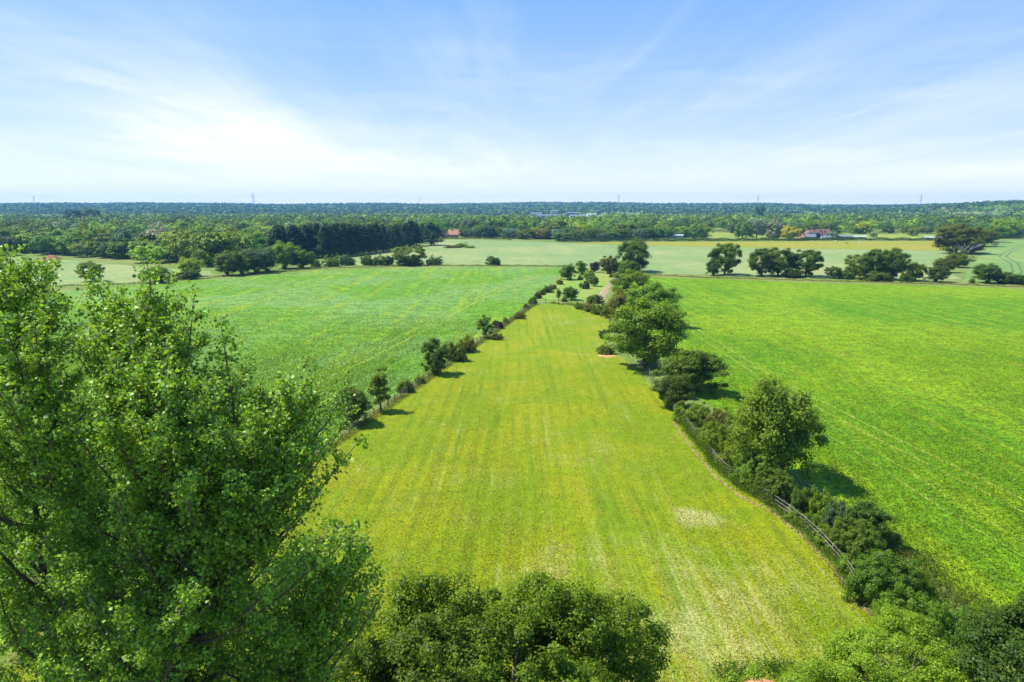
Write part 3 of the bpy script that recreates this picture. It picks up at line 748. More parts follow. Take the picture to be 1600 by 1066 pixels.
# ------------------------------------------------------------------ field boundary beyond the bright field
FB = 'trees on the boundary beyond the bright field'
for nm, k, x, b, tp, w, l, cat, c in [
    ('oak_tree', 'open_a', 1137, 431, 380, 46, 'lone oak with a tall bare trunk beyond the bright field', 'tree', 'dark'),
    ('thorn_tree', 'round_b', 1115, 431, 406, 21, 'small bushy tree left of the bare-trunked lone oak', 'tree', 'deep'),
    ('oak_tree', 'open_a', 1196, 433, 389, 46, 'left oak of the spreading pair beyond the bright field', 'tree', 'deep'),
    ('oak_tree', 'open_a', 1222, 433, 387, 50, 'taller middle oak of the spreading pair', 'tree', 'dark'),
    ('oak_tree', 'open_a', 1266, 434, 390, 50, 'right oak of the spreading pair, with a pointed crown', 'tree', 'deep'),
    ('thorn_tree', 'shrub_a', 1240, 435, 415, 30, 'low thorn filling the gap under the spreading oaks', 'bush', 'deep'),
    ('thorn_tree', 'round_a', 1306, 436, 416, 26, 'low round thorn starting the right-hand clump', 'tree', 'dark'),
    ('thorn_tree', 'shrub_b', 1326, 437, 419, 24, 'low thorn second in the right-hand clump', 'bush', 'dark'),
    ('oak_tree', 'open_a', 1350, 437, 398, 42, 'first tall oak of the right-hand clump', 'tree', 'dark'),
    ('oak_tree', 'open_a', 1378, 438, 390, 50, 'second tall oak of the right-hand clump', 'tree', 'deep'),
    ('oak_tree', 'open_a', 1402, 439, 388, 44, 'tallest oak of the right-hand clump', 'tree', 'dark'),
    ('thorn_tree', 'shrub_a', 1376, 440, 422, 44, 'scrub between the trunks of the right-hand clump', 'bush', 'deep'),
    ('thorn_tree', 'round_b', 1436, 440, 409, 28, 'smaller pointed tree at the right end of the clump', 'tree', 'mid'),
    ('thorn_tree', 'shrub_b', 1418, 441, 424, 20, 'scrub at the right foot of the tallest oak', 'bush', 'dark'),
    ('thorn_tree', 'round_a', 1470, 442, 415, 34, 'dense dark bush where the two hedges meet', 'bush', 'deep'),
    ('thorn_tree', 'round_a', 1482, 427, 403, 34, 'brownish hedge tree behind the dense dark bush', 'tree', 'olive'),
    ('thorn_tree', 'round_b', 1502, 419, 395, 36, 'green hedge tree below the dead-branched tree', 'tree', 'dark'),
    ('thorn_tree', 'round_a', 1525, 396, 372, 40, 'dark tree behind the dead-branched tree', 'tree', 'dark'),
    ('hedge_tree', 'round_b', 1542, 386, 356, 44, 'olive tree on the hedge between yellow strip and right-hand field', 'tree', 'olive'),
    ('hedge_tree', 'round_a', 1556, 379, 352, 36, 'last tree of that hedge before the wood', 'tree', 'mid'),
    ('thorn_tree', 'round_a', 1554, 444, 412, 42, 'round dark thorn tree in front of the curved wheel marks', 'tree', 'deep'),
    ('thorn_tree', 'shrub_a', 1590, 445, 424, 40, 'dark hedge bush at the right edge of the photo', 'bush', 'deep'),
    ('thorn_tree', 'shrub_b', 1521, 443, 434, 9, 'tiny bush in the gap left of the round dark thorn', 'bush', 'dark')]:
    at(nm, k, x, b, tp, w, l, cat, c, FB)
# the tree with dead pale branches
dt = at('oak_tree', 'round_a', 1508, 398, 349, 66, 'big tree with pale dead branches at its base, right of the yellow strip', 'tree', 'olive')
db = MB(); rd = random.Random(4)
for k in range(11):
    a = -2.9 + k * 0.24; L = rd.uniform(2.2, 3.8)
    p1 = Vector((math.cos(a) * L * .5, math.sin(a) * L * .35 - 2.9, 1.6 + rd.uniform(0, 1.0)))
    p2 = p1 + Vector((math.cos(a) * L * .6, -0.5, rd.uniform(0.6, 1.6)))
    db.tube([(0.2, -2.2, 0.3), p1, p2], [.16, .10, .03], 5)
    db.tube([p1, p1 + Vector((rd.uniform(-.8, .8), -.3, 1.3))], [.07, .02], 4)
o = db.build('dead_branches', M['bark_dead'], dt); o.rotation_euler.z = -dt.rotation_euler.z

# ------------------------------------------------------------------ bushes of the boundary beyond the left crop
LB = 'bushes on the boundary beyond the left crop'
for nm, k, x, b, tp, w, l, cat, c in [
    ('thorn_tree', 'round_a', 137, 441, 408, 38, 'dark round tree on the field boundary just above the poplar tops', 'tree', 'dark'),
    ('thorn_tree', 'round_b', 236, 443, 416, 44, 'dark bushy tree on the boundary left of the two-coloured bush', 'tree', 'dark'),
    ('thorn_tree', 'shrub_a', 290, 437, 420, 38, 'dark lower bush under the light green tree on the boundary', 'bush', 'deep'),
    ('thorn_tree', 'round_b', 292, 433, 402, 34, 'light green rounded tree rising over the dark lower bush', 'tree', 'lime'),
    ('thorn_tree', 'round_a', 350, 432, 392, 44, 'dark round tree at the corner of the left-hand wood', 'tree', 'dark'),
    ('thorn_tree', 'round_a', 392, 428, 388, 50, 'blue-green round tree on the edge of the left-hand wood', 'tree', 'blue'),
    ('thorn_tree', 'round_b', 372, 430, 398, 30, 'low tree between the corner tree and the blue-green tree', 'tree', 'dark'),
    ('thorn_tree', 'round_b', 440, 421, 377, 40, 'tall light tree on the edge of the left-hand wood', 'tree', 'light'),
    ('thorn_tree', 'round_a', 470, 420, 391, 40, 'dark tree closing the right end of the left-hand wood', 'tree', 'dark'),
    ('thorn_tree', 'round_b', 412, 425, 385, 34, 'grey-green tree between the blue-green and the tall light tree', 'tree', 'blue'),
    ('thorn_tree', 'shrub_a', 492, 417, 404, 16, 'small bush right of the wood end', 'bush', 'mid'),
    ('thorn_tree', 'shrub_b', 516, 417, 400, 28, 'dark bush first in the row beyond the left crop', 'bush', 'dark'),
    ('thorn_tree', 'shrub_a', 539, 415, 397, 26, 'grey-green bush second in the row beyond the left crop', 'bush', 'blue'),
    ('clipped_hedge', 'shrub_a', 572, 415, 398, 22, 'left part of the flat-topped dark hedge beyond the left crop', 'hedge', 'deep'),
    ('clipped_hedge', 'shrub_b', 588, 415, 399, 22, 'middle part of the flat-topped dark hedge', 'hedge', 'deep'),
    ('clipped_hedge', 'shrub_a', 604, 415, 398, 22, 'right part of the flat-topped dark hedge', 'hedge', 'deep'),
    ('thorn_tree', 'open_a', 636, 416, 385, 50, 'domed tree rising right of the flat-topped hedge', 'tree', 'dark'),
    ('thorn_tree', 'shrub_a', 636, 416, 402, 40, 'undergrowth below the domed tree', 'bush', 'deep'),
    ('thorn_tree', 'shrub_b', 679, 415, 400, 27, 'low dark bush right of the domed tree', 'bush', 'deep'),
    ('thorn_tree', 'shrub_a', 771, 415, 399, 22, 'lone dark bush on the line between left crop and pale field', 'bush', 'deep'),
    ('scrub_tuft', 'shrub_b', 720, 387, 379, 24, 'grassy scrub island in the pale field near the brick house', 'bush', 'mid'),
    ('scrub_tuft', 'bramble', 706, 388, 383, 26, 'lower left end of the scrub island', 'bush', 'olive'),
    ('scrub_tuft', 'bramble', 733, 388, 384, 20, 'lower right end of the scrub island', 'bush', 'mid')]:
    at(nm, k, x, b, tp, w, l, cat, c, LB)

# ------------------------------------------------------------------ woods
# front edge of the woodland in survey coordinates: (x, y)
EDGE = [(-400, 402), (0, 401), (60, 399), (110, 400), (190, 407), (250, 413), (330, 421), (400, 416), (470, 409), (530, 402), (600, 394), (660, 383), (676, 372),
        (700, 371), (800, 374), (860, 376), (900, 378), (985, 374), (1080, 372), (1095, 364), (1120, 362.5), (1160, 366.5), (1380, 366), (1450, 365), (1500, 366), (1545, 370), (1640, 370), (2100, 376)]
EX = [e[0] for e in EDGE]
def edge_y(px): return float(np.interp(px, EX, [e[1] for e in EDGE]))
def to_px(x, y, z=0.0):
    cy = y * math.cos(PITCH) - (z - H) * math.sin(PITCH); cz = y * math.sin(PITCH) + (z - H) * math.cos(PITCH)
    return 800 + F * x / cy, 533 - F * cz / cy
species = [('dark', .24), ('mid', .17), ('blue', .18), ('light', .13), ('olive', .09), ('deep', .14), ('lime', .03), ('silver', .02)]
from mathutils import noise as mnoise
def pick_species(rnd, px, X=None, Y=None):
    r = rnd.random(); s = 0
    if X is not None and r < 0.8:                      # kinds of tree grow in patches
        v = mnoise.noise(Vector((X / 55.0, Y / 85.0, 1.7)))
        q = rnd.random()
        if v < -0.08: return 'deep' if q < .45 else ('blue' if q < .65 else 'dark')
        if v > 0.22: return 'light' if q < .6 else ('lime' if q < .72 else 'mid')
    if 860 < px < 1070 and rnd.random() < 0.5: return 'light' if rnd.random() < .75 else 'lime'
    for k, p in species:
        s += p
        if r < s: return k
    return 'mid'
def clearing(px, py):
    """gardens, the farm, the far warehouses and open fields in the woods"""
    if 1235 < px < 1340 and py > 366: return True
    if 690 < px < 722 and py > 362: return True
    if 820 < px < 945 and 330.5 < py < 349: return True
    for a, b, y0, y1 in GAPS:
        if a < px < b and y1 < py < y0: return True
    return False
GAPS = [(738, 800, 346, 338.3), (52, 108, 345, 339), (1022, 1070, 342, 337), (938, 1000, 341, 336.5)]
for i, (a, b, y0, y1) in enumerate(GAPS):
    tag(sheet('distant_field', [G(a, y0), G(a, y1 + .6), G(b, y1 + .6), G(b, y0)], M['green_meadow'], Z0, 60, 9, 20 + i), kind='structure')
rw = random.Random(77); cand = []
y = 330.0
while y < 1200:
    xm = y * 0.83; step = 13.5 if y < 700 else 15.5
    x = -xm
    while x < xm:
        X = x + rw.uniform(-.45, .45) * step; Y = y + rw.uniform(-.45, .45) * step
        px, py = to_px(X, Y)
        if -90 < px < 1700 and py < edge_y(px) - 0.2 and not clearing(px, py):
            cand.append((X, Y, px, py))
        x += step
    y += step
cand.sort(key=lambda c: (edge_y(c[2]) - c[3]) * 0.5 + (c[1]) * 0.02)       # front rows first
# leylandii block: its own dark rows
CON = []
def region_name(px):
    if px < 345: return 'in the wood behind the small left field'
    if px < 690: return 'in the wood around the dark conifer block'
    if px < 860: return 'in the wood right of the brick house'
    if px < 1090: return 'in the wood below the far warehouses'
    if px < 1350: return 'near the white farmhouse'
    return 'in the right-hand wood beyond the yellow strip'
adj = {'dark': 'dark green', 'mid': 'green', 'blue': 'bluish green', 'light': 'light green', 'olive': 'olive brown-green', 'deep': 'very dark', 'lime': 'yellow-green', 'silver': 'silvery grey-green'}
kinds = ['wood_a', 'wood_b', 'wood_c', 'wood_d']
shape = {'wood_a': 'round', 'wood_b': 'upright', 'wood_c': 'spreading', 'wood_d': 'bushy'}
def in_conifers(px, py): return 425 < px < 662 and py > edge_y(px) - 15
cnt = 0; rest = []
NEAR_MAX = 168
for (X, Y, px, py) in cand:
    if in_conifers(px, py): continue
    near_edge = edge_y(px) - py < 9
    if cnt < NEAR_MAX and 0 <= px <= 1600:
        k = rw.choice(kinds); c = pick_species(rw, px, X, Y); h = rw.uniform(9, 17.5); w = rw.uniform(12, 23)
        if edge_y(px) - py < 3.0: h = rw.uniform(8, 12.5); w = rw.uniform(12, 19)
        if 860 < px < 1090: h *= 0.85
        plant('woodland_tree', k, Vector((X, Y, 0)), h, w, f'{adj[c]} {shape[k]} tree {region_name(px)}', 'tree', c,
              'woodland trees ' + region_name(px), jit=0.30)
        cnt += 1
    else: rest.append((X, Y, px))
# conifer block
k = 0
for row in range(3):
    px = 432.0
    while px < 668:
        py = edge_y(px) - 1.0 - row * 4.5
        if px < 500: py -= 4
        g = G(px + rw.uniform(-3, 3), py)
        top_y = 350 + rw.uniform(-3.0, 3.5) + (px < 470) * 3 + row * .5
        if 600 < px < 618: top_y += 5
        h = P(px, top_y, g.y).z
        plant('conifer_tree', 'conifer', g, max(8, h), rw.uniform(9, 11.5),
              'dark leylandii conifer in the %s row of the dark block left of the brick house' % ['front', 'middle', 'back'][row], 'tree', 'conifer', 'conifers of the dark block')
        px += 10.5 + rw.uniform(-1, 2); k += 1
for px, pb, tp, w, l in [(641, 386, 344, 32, 'broad dark cedar at the right end of the conifer block'), (672, 384, 347, 34, 'dark cedar nearest the brick house, its top leaning right')]:
    at('conifer_tree', 'conifer', px, pb, tp, w, l, 'tree', 'conifer')
for px, pb, tp, w, k_, c, l in [
    (112, 353, 327, 26, 'columnar', 'conifer', 'tall dark tree standing above the left-hand wood, left of the pink roofs'),
    (138, 352, 323, 14, 'columnar', 'dark', 'tallest narrow poplar above the left-hand wood'),
    (149, 353, 327, 13, 'columnar', 'conifer', 'narrow dark tree touching the right of the tallest narrow poplar'),
    (131, 354, 333, 9, 'columnar', 'conifer', 'short narrow tree left of the tallest narrow poplar'),
    (94, 366, 342, 18, 'wood_a', 'silver', 'pale blue-green tree in front of the tall dark tree on the left'),
    (878, 372, 345, 32, 'conifer', 'deep', 'dark pyramid-shaped tree in the wood below the far warehouses'),
    (1087, 374, 349, 36, 'wood_a', 'light', 'rounded light green tree at the left end of the hedge with the yellow strip'),
    (1100, 373, 351, 28, 'wood_b', 'lime', 'rounded light tree next to it, right-hand one'),
    (1163, 374, 347, 28, 'wood_a', 'light', 'light green tree at the left of the silvery trees'),
    (1186, 374, 340, 34, 'wood_c', 'silver', 'large silvery tree left of the yellow willow'),
    (1213, 375, 344, 28, 'wood_b', 'silver', 'silver-grey tree just left of the yellow willow'),
    (1238, 376, 352, 31, 'wood_a', 'yellow', 'golden-yellow willow left of the white farmhouse'),
    (1304, 375, 361, 16, 'wood_d', 'silver', 'pale blossoming shrub right of the white farmhouse'),
    (1367, 371, 364, 12, 'wood_d', 'blue', 'round clipped bush alone in the meadow behind the yellow strip'),
    (1430, 369, 356, 18, 'wood_d', 'mid', 'small round tree in front of the right-hand wood'),
    (1576, 373, 342, 36, 'wood_c', 'lime', 'brightest yellow-green tree above the right-hand field'),
    (1190, 345, 318, 8, 'columnar', 'dark', 'narrow poplar rising above the far wood right of centre'),
    (1182, 345, 321, 7, 'columnar', 'dark', 'slightly shorter narrow poplar beside it on the left')]:
    at('woodland_tree', k_, px, pb, tp, w, l, 'tree', c)

def mass(name, items, clumps_fn, label, seed):
    """many far trees as one mass of leaf clumps; items: x, y, z, h, w, species"""
    rng = np.random.default_rng(seed); Vs = []; Qs = []; Ts = []; n0 = 0
    Pn = []; Nn = []; Sn = []; Tn = []
    for (x, y, z, h, w, c, n, s) in items:
        d = rng.normal(size=(n, 3)); d /= np.linalg.norm(d, axis=1, keepdims=True); d[:, 2] = np.abs(d[:, 2]) * 1.15 - 0.25
        lob = 1 + 0.20 * np.sin(d[:, 0] * 5 + x) * np.cos(d[:, 2] * 5 + y) 
        r = rng.uniform(0.82, 1.0, (n, 1)) * lob[:, None]
        p = d * r * np.array([w/2, w/2, h * 0.52]) + np.array([x, y, z + h * 0.48])
        Pn.append(p); Nn.append(d + rng.normal(size=(n, 3)) * 0.28 + [0, 0, .2]); Sn.append(s * rng.uniform(0.7, 1.35, n))
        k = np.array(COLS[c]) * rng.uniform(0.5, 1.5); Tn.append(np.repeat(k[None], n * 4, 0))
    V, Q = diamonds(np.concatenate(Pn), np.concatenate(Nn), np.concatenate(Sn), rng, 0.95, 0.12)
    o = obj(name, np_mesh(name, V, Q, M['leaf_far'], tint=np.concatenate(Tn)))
    return tag(o, label, 'woodland', kind='stuff'), len(Q)
items = []
for (X, Y, px) in rest:
    h = rw.uniform(8, 17.5); w = rw.uniform(12, 23)
    near = Y < 800
    if not near and rw.random() < .15: continue
    items.append((X, Y, 0, h, w, pick_species(rw, px, X, Y), 520 if Y < 560 else (340 if near else 170), 1.0 if Y < 560 else (1.25 if near else 1.9)))
_, n = mass('woodland', items, None, 'mixed green woodland stretching across the middle distance', 5); print('woodland', len(items), n)

# belts of trees and copses out to the far ridge
items = []; y = 1200.0; rr = np.random.default_rng(9)
from mathutils import noise as mnoise
while y < 4900:
    step = 13 + (y - 1200) * 0.009; x = -y * 0.80
    while x < y * 0.80:
        X = x + rw.uniform(-.5, .5) * step; Y = y + rw.uniform(-.5, .5) * step
        px, py = to_px(X, Y, terrain_z(X, Y))
        v = mnoise.noise(Vector((X / 260.0, Y / 420.0, 3.3))) + 0.5 * mnoise.noise(Vector((X / 90.0, Y / 160.0, 8.3)))
        cover = 0.10 if Y < 2000 else 0.0
        open_ = (820 < px < 945 and Y < 2150) or any(a < px < b and y1 < to_px(X, Y)[1] < y0 for a, b, y0, y1 in GAPS)
        if v > -0.42 - (Y > 4000) * 0.5 - cover and not open_:
            z = terrain_z(X, Y)
            items.append((X, Y, z - 1, rw.uniform(7, 16), rw.uniform(12, 19) * (1 + (Y - 1200) / 5000), pick_species(rw, 0, X / 2, Y / 2) if Y < 1900 else rw.choice(['deep', 'dark', 'blue', 'deep', 'conifer']), 26 if Y < 2200 else 12, 3.6 if Y < 2200 else 7.0))  # beyond the nearer belts, dark bluish tree colours paint in the distance haze
        x += step
    y += step * (1.1 + (y > 2500) * 0.5)
_, n = mass('far_woodland', items, None, 'far tree belts and woods rising to the low blue ridge on the horizon', 6); print('far', len(items), n)

# ------------------------------------------------------------------ hedges along the lane behind the pale field
def hedge(name, pts, h, w, leaf, dens, col, label, seed, group=None):
    rng = np.random.default_rng(seed); Pn = []
    for a, b in zip(pts[:-1], pts[1:]):
        L = (b - a).length; n = int(L * dens); u = rng.uniform(0, 1, (n, 1)); d = (b - a).normalized(); nn = np.array([-d.y, d.x, 0])
        s = rng.uniform(-1, 1, (n, 1)) * w / 2
        zz = rng.uniform(0.05, 1, n) ** 0.7 * h * (0.85 + 0.2 * np.sin(u[:, 0] * L * 0.35 + seed) + 0.1 * rng.normal(size=n))
        p = np.array(a)[None] * (1 - u) + np.array(b)[None] * u + nn[None] * s; p[:, 2] = np.maximum(zz, 0.05); Pn.append(p)
    p = np.concatenate(Pn); N = rng.normal(size=p.shape) + [0, -0.3, .6]
    V, Q = diamonds(p, N, leaf * rng.uniform(.6, 1.4, len(p)), rng, 0.8)
    o = obj(name, np_mesh(name, V, Q, M['leaf'])); o.color = (*COLS[col], 1)
    return tag(o, label, 'hedge', group)
hedge('clipped_hedge', [G(1030, 377.5), G(1200, 376.6), G(1340, 376), G(1482, 376.5)], 2.6, 2.2, 0.5, 75, 'deep', 'long dark clipped hedge along the back of the yellow strip, in front of the farm', 1)
hedge('clipped_hedge', [G(868, 378.5), G(930, 378.8), G(985, 378), G(1030, 377.5)], 3.2, 2.5, 0.5, 75, 'conifer', 'dark hedge at the foot of the wood left of the yellow strip', 2)
hedge('clipped_hedge', [G(1545, 373.5), G(1640, 371)], 2.6, 2.4, 0.5, 75, 'deep', 'dark hedge along the top of the right-hand field', 3)
hedge('low_hedge', [G(684, 374.3), G(740, 373.5), G(800, 375)], 1.5, 1.6, 0.4, 50, 'olive', 'low garden hedge in front of the brick house', 4)

# ------------------------------------------------------------------ tall weeds and verge grass: nobody could count the stalks
def verge(name, pts, width, h, dens, col, label, seed, leaf=0.28):
    rng = np.random.default_rng(seed); Pn = []
    for a, b in zip(pts[:-1], pts[1:]):
        L = (b - a).length; n = int(L * width * dens); u = rng.uniform(0, 1, (n, 1)); d = (b - a).normalized(); nn = np.array([-d.y, d.x, 0])
        p = np.array(a)[None] * (1 - u) + np.array(b)[None] * u + nn[None] * (rng.normal(size=(n, 1)) * width * 0.3)
        p[:, 2] = rng.uniform(0.03, 1, n) * h * (0.6 + 0.4 * np.sin(u[:, 0] * L * 0.9 + seed)); p[:, 2] = np.maximum(p[:, 2], 0.04); Pn.append(p)
    p = np.concatenate(Pn); N = rng.normal(size=p.shape) * [1, 1, 0.45]
    V, Q = diamonds(p, N, leaf * rng.uniform(.5, 1.5, len(p)), rng, 0.35, 0.1)
    o = obj(name, np_mesh(name, V, Q, M['leaf'])); o.color = (*col, 1)
    return tag(o, label, 'grass', kind='stuff')
verge('verge_grass', [G(1290, 790), G(1345, 820), G(1420, 872), G(1500, 945), G(1560, 1000)], 3.4, 0.8, 110, (0.095, 0.135, 0.025), 'rank brownish-green grass between hedge and bright field', 1, .2)
verge('verge_grass', [G(1060, 650), G(1128, 736), G(1200, 786), G(1255, 828), G(1305, 878), G(1345, 935), G(1400, 980)], 1.6, 1.15, 260, (0.095, 0.160, 0.020), 'weeds growing along the paddock side of the hedge', 2, .16)
verge('verge_grass', [fl_0, fl_a, fl_b], 1.5, 0.42, 75, (0.14, 0.17, 0.035), 'uncut grass under the left fence', 3, .2)
verge('verge_grass', [G(1012, 430), G(1100, 434), G(1300, 440), G(1500, 445), G(1620, 450)], 3.0, 0.7, 14, (0.16, 0.17, 0.05), 'rough grass margin beyond the bright field', 4, .4)
verge('verge_grass', [G(330, 434), G(420, 427), G(500, 420), G(600, 417), G(690, 415.5), G(800, 415.5), G(880, 417)], 2.6, 0.7, 14, (0.10, 0.14, 0.03), 'rough grass margin beyond the left crop', 5, .4)
verge('verge_grass', [G(0, 457), G(100, 447), G(200, 444), G(330, 435)], 2.4, 0.6, 14, (0.12, 0.14, 0.04), 'rough grass margin below the small pale field', 6, .4)
verge('nettle_patch', [G(1115, 1058), G(1180, 1052), G(1290, 1050)], 1.6, 0.7, 240, (0.045, 0.125, 0.016), 'dark green nettles at the bottom edge of the paddock', 7, .15)
verge('nettle_patch', [G(860, 474), G(930, 480)], 2.5, 0.6, 30, (0.10, 0.15, 0.03), 'rough grass behind the cross fence', 8, .3)
def mown_edge(name, pts, label, seed):
    rng = np.random.default_rng(seed); Pn = []
    for a, b in zip(pts[:-1], pts[1:]):
        L = (b - a).length; n = int(L * 85); u = rng.uniform(0, 1, (n, 1)); d = (b - a).normalized(); nn = np.array([-d.y, d.x, 0])
        keep = (np.sin(u[:, 0] * L * 1.7) + rng.normal(size=n) * .8) > -0.7
        p = (np.array(a)[None] * (1 - u) + np.array(b)[None] * u + nn[None] * (rng.normal(size=(n, 1)) * 0.10))[keep]
        p[:, 2] = rng.uniform(0.02, 0.09, len(p)); Pn.append(p)
    p = np.concatenate(Pn); V, Q = diamonds(p, rng.normal(size=p.shape) * .5 + [0, 0, 1], 0.20 * rng.uniform(.5, 1.5, len(p)), rng, 0.35, .05)
    o = obj(name, np_mesh(name, V, Q, M['leaf'])); o.color = (0.40, 0.37, 0.22, 1)
    return tag(o, label, 'dry grass', kind='stuff')
mown_edge('dry_clippings', [G(1052, 660), G(1085, 706), G(1120, 748), G(1160, 778), G(1215, 806), G(1262, 846), G(1305, 893), G(1338, 944), G(1385, 978)], 'straw-coloured line of dry clippings along the hedge side of the paddock', 1)
def standing(name, corners, n, hgt_, leaf, col, label, cat, seed, rows=None, keepf=None, width=0.6, spread=(1, 1, .9)):
    """single plants of a field, thinning out with distance"""
    rng = np.random.default_rng(seed); poly = [Vector((p.x, p.y)) for p in corners]
    x0, x1 = min(p.x for p in poly), max(p.x for p in poly); y0, y1 = min(p.y for p in poly), max(p.y for p in poly)
    m = n * 3; x = rng.uniform(x0, x1, m); u = rng.uniform(0, 1, m); y = y0 * (y1 / y0) ** u
    ins = np.zeros(m, bool); k = len(poly)
    for i in range(k):
        a, b = poly[i], poly[(i+1) % k]
        c = ((a.y > y) != (b.y > y)) & (x < (b.x - a.x) * (y - a.y) / (b.y - a.y + 1e-9) + a.x); ins ^= c
    w = ins & (rng.uniform(0, 1, m) < np.clip((y1 * 1.02 - y) / (y1 * .45), 0, 1))
    if keepf: w &= keepf(x, y, rng)
    x, y = x[w][:n], y[w][:n]
    p = np.stack([x, y, rng.uniform(0.015, 1, len(x)) * hgt_], 1)
    V, Q = diamonds(p, rng.normal(size=p.shape) * .55 + [0, 0, spread[2]], leaf * rng.uniform(.5, 1.5, len(p)), rng, width, .12)
    o = obj(name, np_mesh(name, V, Q, M['leaf'])); o.color = (*col, 1); print(name, len(x))
    return tag(o, label, cat, kind='stuff')
def rowed(pitch, rot, gap=0.35, seed=0):
    """drilled rows: plants miss along thin straight lines, here and there in patches too"""
    def f(x, y, rng):
        u = x * math.cos(rot) - y * math.sin(rot); v = x * math.sin(rot) + y * math.cos(rot)
        fr = np.abs(((u / pitch + 0.03 * np.sin(v * .15)) % 1) - .5) * 2
        big = np.sin(u * .11 + seed) + np.sin(v * .07 + u * .03 + 2 * seed) + np.sin(u * .31 + v * .05)
        k = np.where(fr < gap, 0.5, 0.95) * np.clip(0.75 + big * .22, .25, 1)
        return rng.uniform(0, 1, len(x)) < k
    return f
def patchy(sc, thr, rot=0.0, stretch=0.12):
    def f(x, y, rng):
        u = x * math.cos(rot) - y * math.sin(rot); v = x * math.sin(rot) + y * math.cos(rot)
        g = np.sin(u * sc + 1.3 * np.sin(v * sc * stretch * 2)) + np.sin(u * sc * 2.3 + v * sc * stretch + 2) * .7 + np.sin(v * sc * .31 + u * sc * .2) * .8
        return g + rng.normal(size=len(x)) * .9 > thr
    return f
standing('crop_plants', [G(1535, 950), G(1400, 855), G(1290, 745), G(1130, 640), G(1085, 575), G(1060, 500), G(2150, 500), G(2150, 700), G(1980, 1040), G(1720, 1060)], 430000, 0.26, 0.17,
         (0.130, 0.232, 0.004), 'leafy green plants of the bright crop field on the right', 'crop', 1, keepf=rowed(1.7, row_angle(1180, 700, 1110, 450), .3, 1))
standing('crop_plants', [G(60, 965), G(553, 655), G(680, 575), G(770, 500), G(300, 480), G(-330, 520), G(-520, 700), G(-300, 900)], 380000, 0.30, 0.24,
         (0.110, 0.225, 0.020), 'blue-green leafy plants of the crop field on the left', 'crop', 2, keepf=rowed(3.2, row_angle(545, 572, 850, 427), .3, 2))
pad = [G(-200, 1066), G(560, 672), G(745, 545), G(990, 545), G(1010, 600), G(1055, 660), G(1120, 745), G(1195, 795), G(1300, 890), G(1340, 950), G(1390, 985), G(1480, 1090), G(400, 1090)]
standing('mown_grass', pad, 230000, 0.05, 0.13, (0.160, 0.212, 0.003), 'short green grass of the mown paddock', 'grass', 3, width=.28, keepf=rowed(1.9, row_angle(960, 1040, 870, 480), .42, 3))
standing('dry_clippings', pad, 80000, 0.05, 0.15, (0.30, 0.27, 0.09), 'bleached dry stalks lying over the mown paddock', 'dry grass', 4, width=.25, keepf=patchy(1.6, 1.1, row_angle(960, 1040, 870, 480), .03))
verge('verge_grass', [G(1060, 655), G(1095, 698), G(1128, 738), G(1165, 768), G(1205, 790)], 1.4, 1.6, 260, (0.085, 0.150, 0.016), 'tall bramble weeds smothering the fence left of the tall lone tree', 12, .17)
# soil spots
def heap(name, loc, rx, ry, h, mat, label, cat, seed):
    rnd = random.Random(seed); V = [(0, 0, h)]; Fc = []; n = 18
    for j, (r, z) in enumerate([(0.25, .93), (0.5, .66), (0.75, .33), (1.0, -0.04)]):
        for k in range(n):
            a = 2*math.pi*k/n; q = r * (1 + rnd.uniform(-.12, .12))
            V.append((math.cos(a)*rx*q, math.sin(a)*ry*q, h * z * (1 + rnd.uniform(-.18, .18)) if z > 0 else z))
    for k in range(n): Fc.append((0, 1+k, 1+(k+1) % n))
    for j in range(3):
        for k in range(n):
            a = 1+j*n+k; b = 1+j*n+(k+1) % n; Fc.append((a, a+n, b+n, b))
    o = pyobj(name, V, Fc, mat); o.location = loc
    o.data.polygons.foreach_set('use_smooth', [True]*len(Fc))
    return tag(o, label, cat)
heap('spoil_heap', G(81, 406), 5.6, 4.0, 2.5, M['soil_red'], 'red-brown heap of soil at the far edge of the small pale field on the left', 'heap', 1)
heap('litter_heap', G(1190, 1072), 1.1, 0.8, 0.30, M['soil_orange'], 'orange-brown heap of dead litter among the nettles at the bottom edge', 'heap', 2)
heap('soil_patch', G(948, 556), 2.2, 1.1, 0.10, M['soil_orange'], 'bare orange soil at the foot of the dark bush beside the largest tree', 'soil', 3)

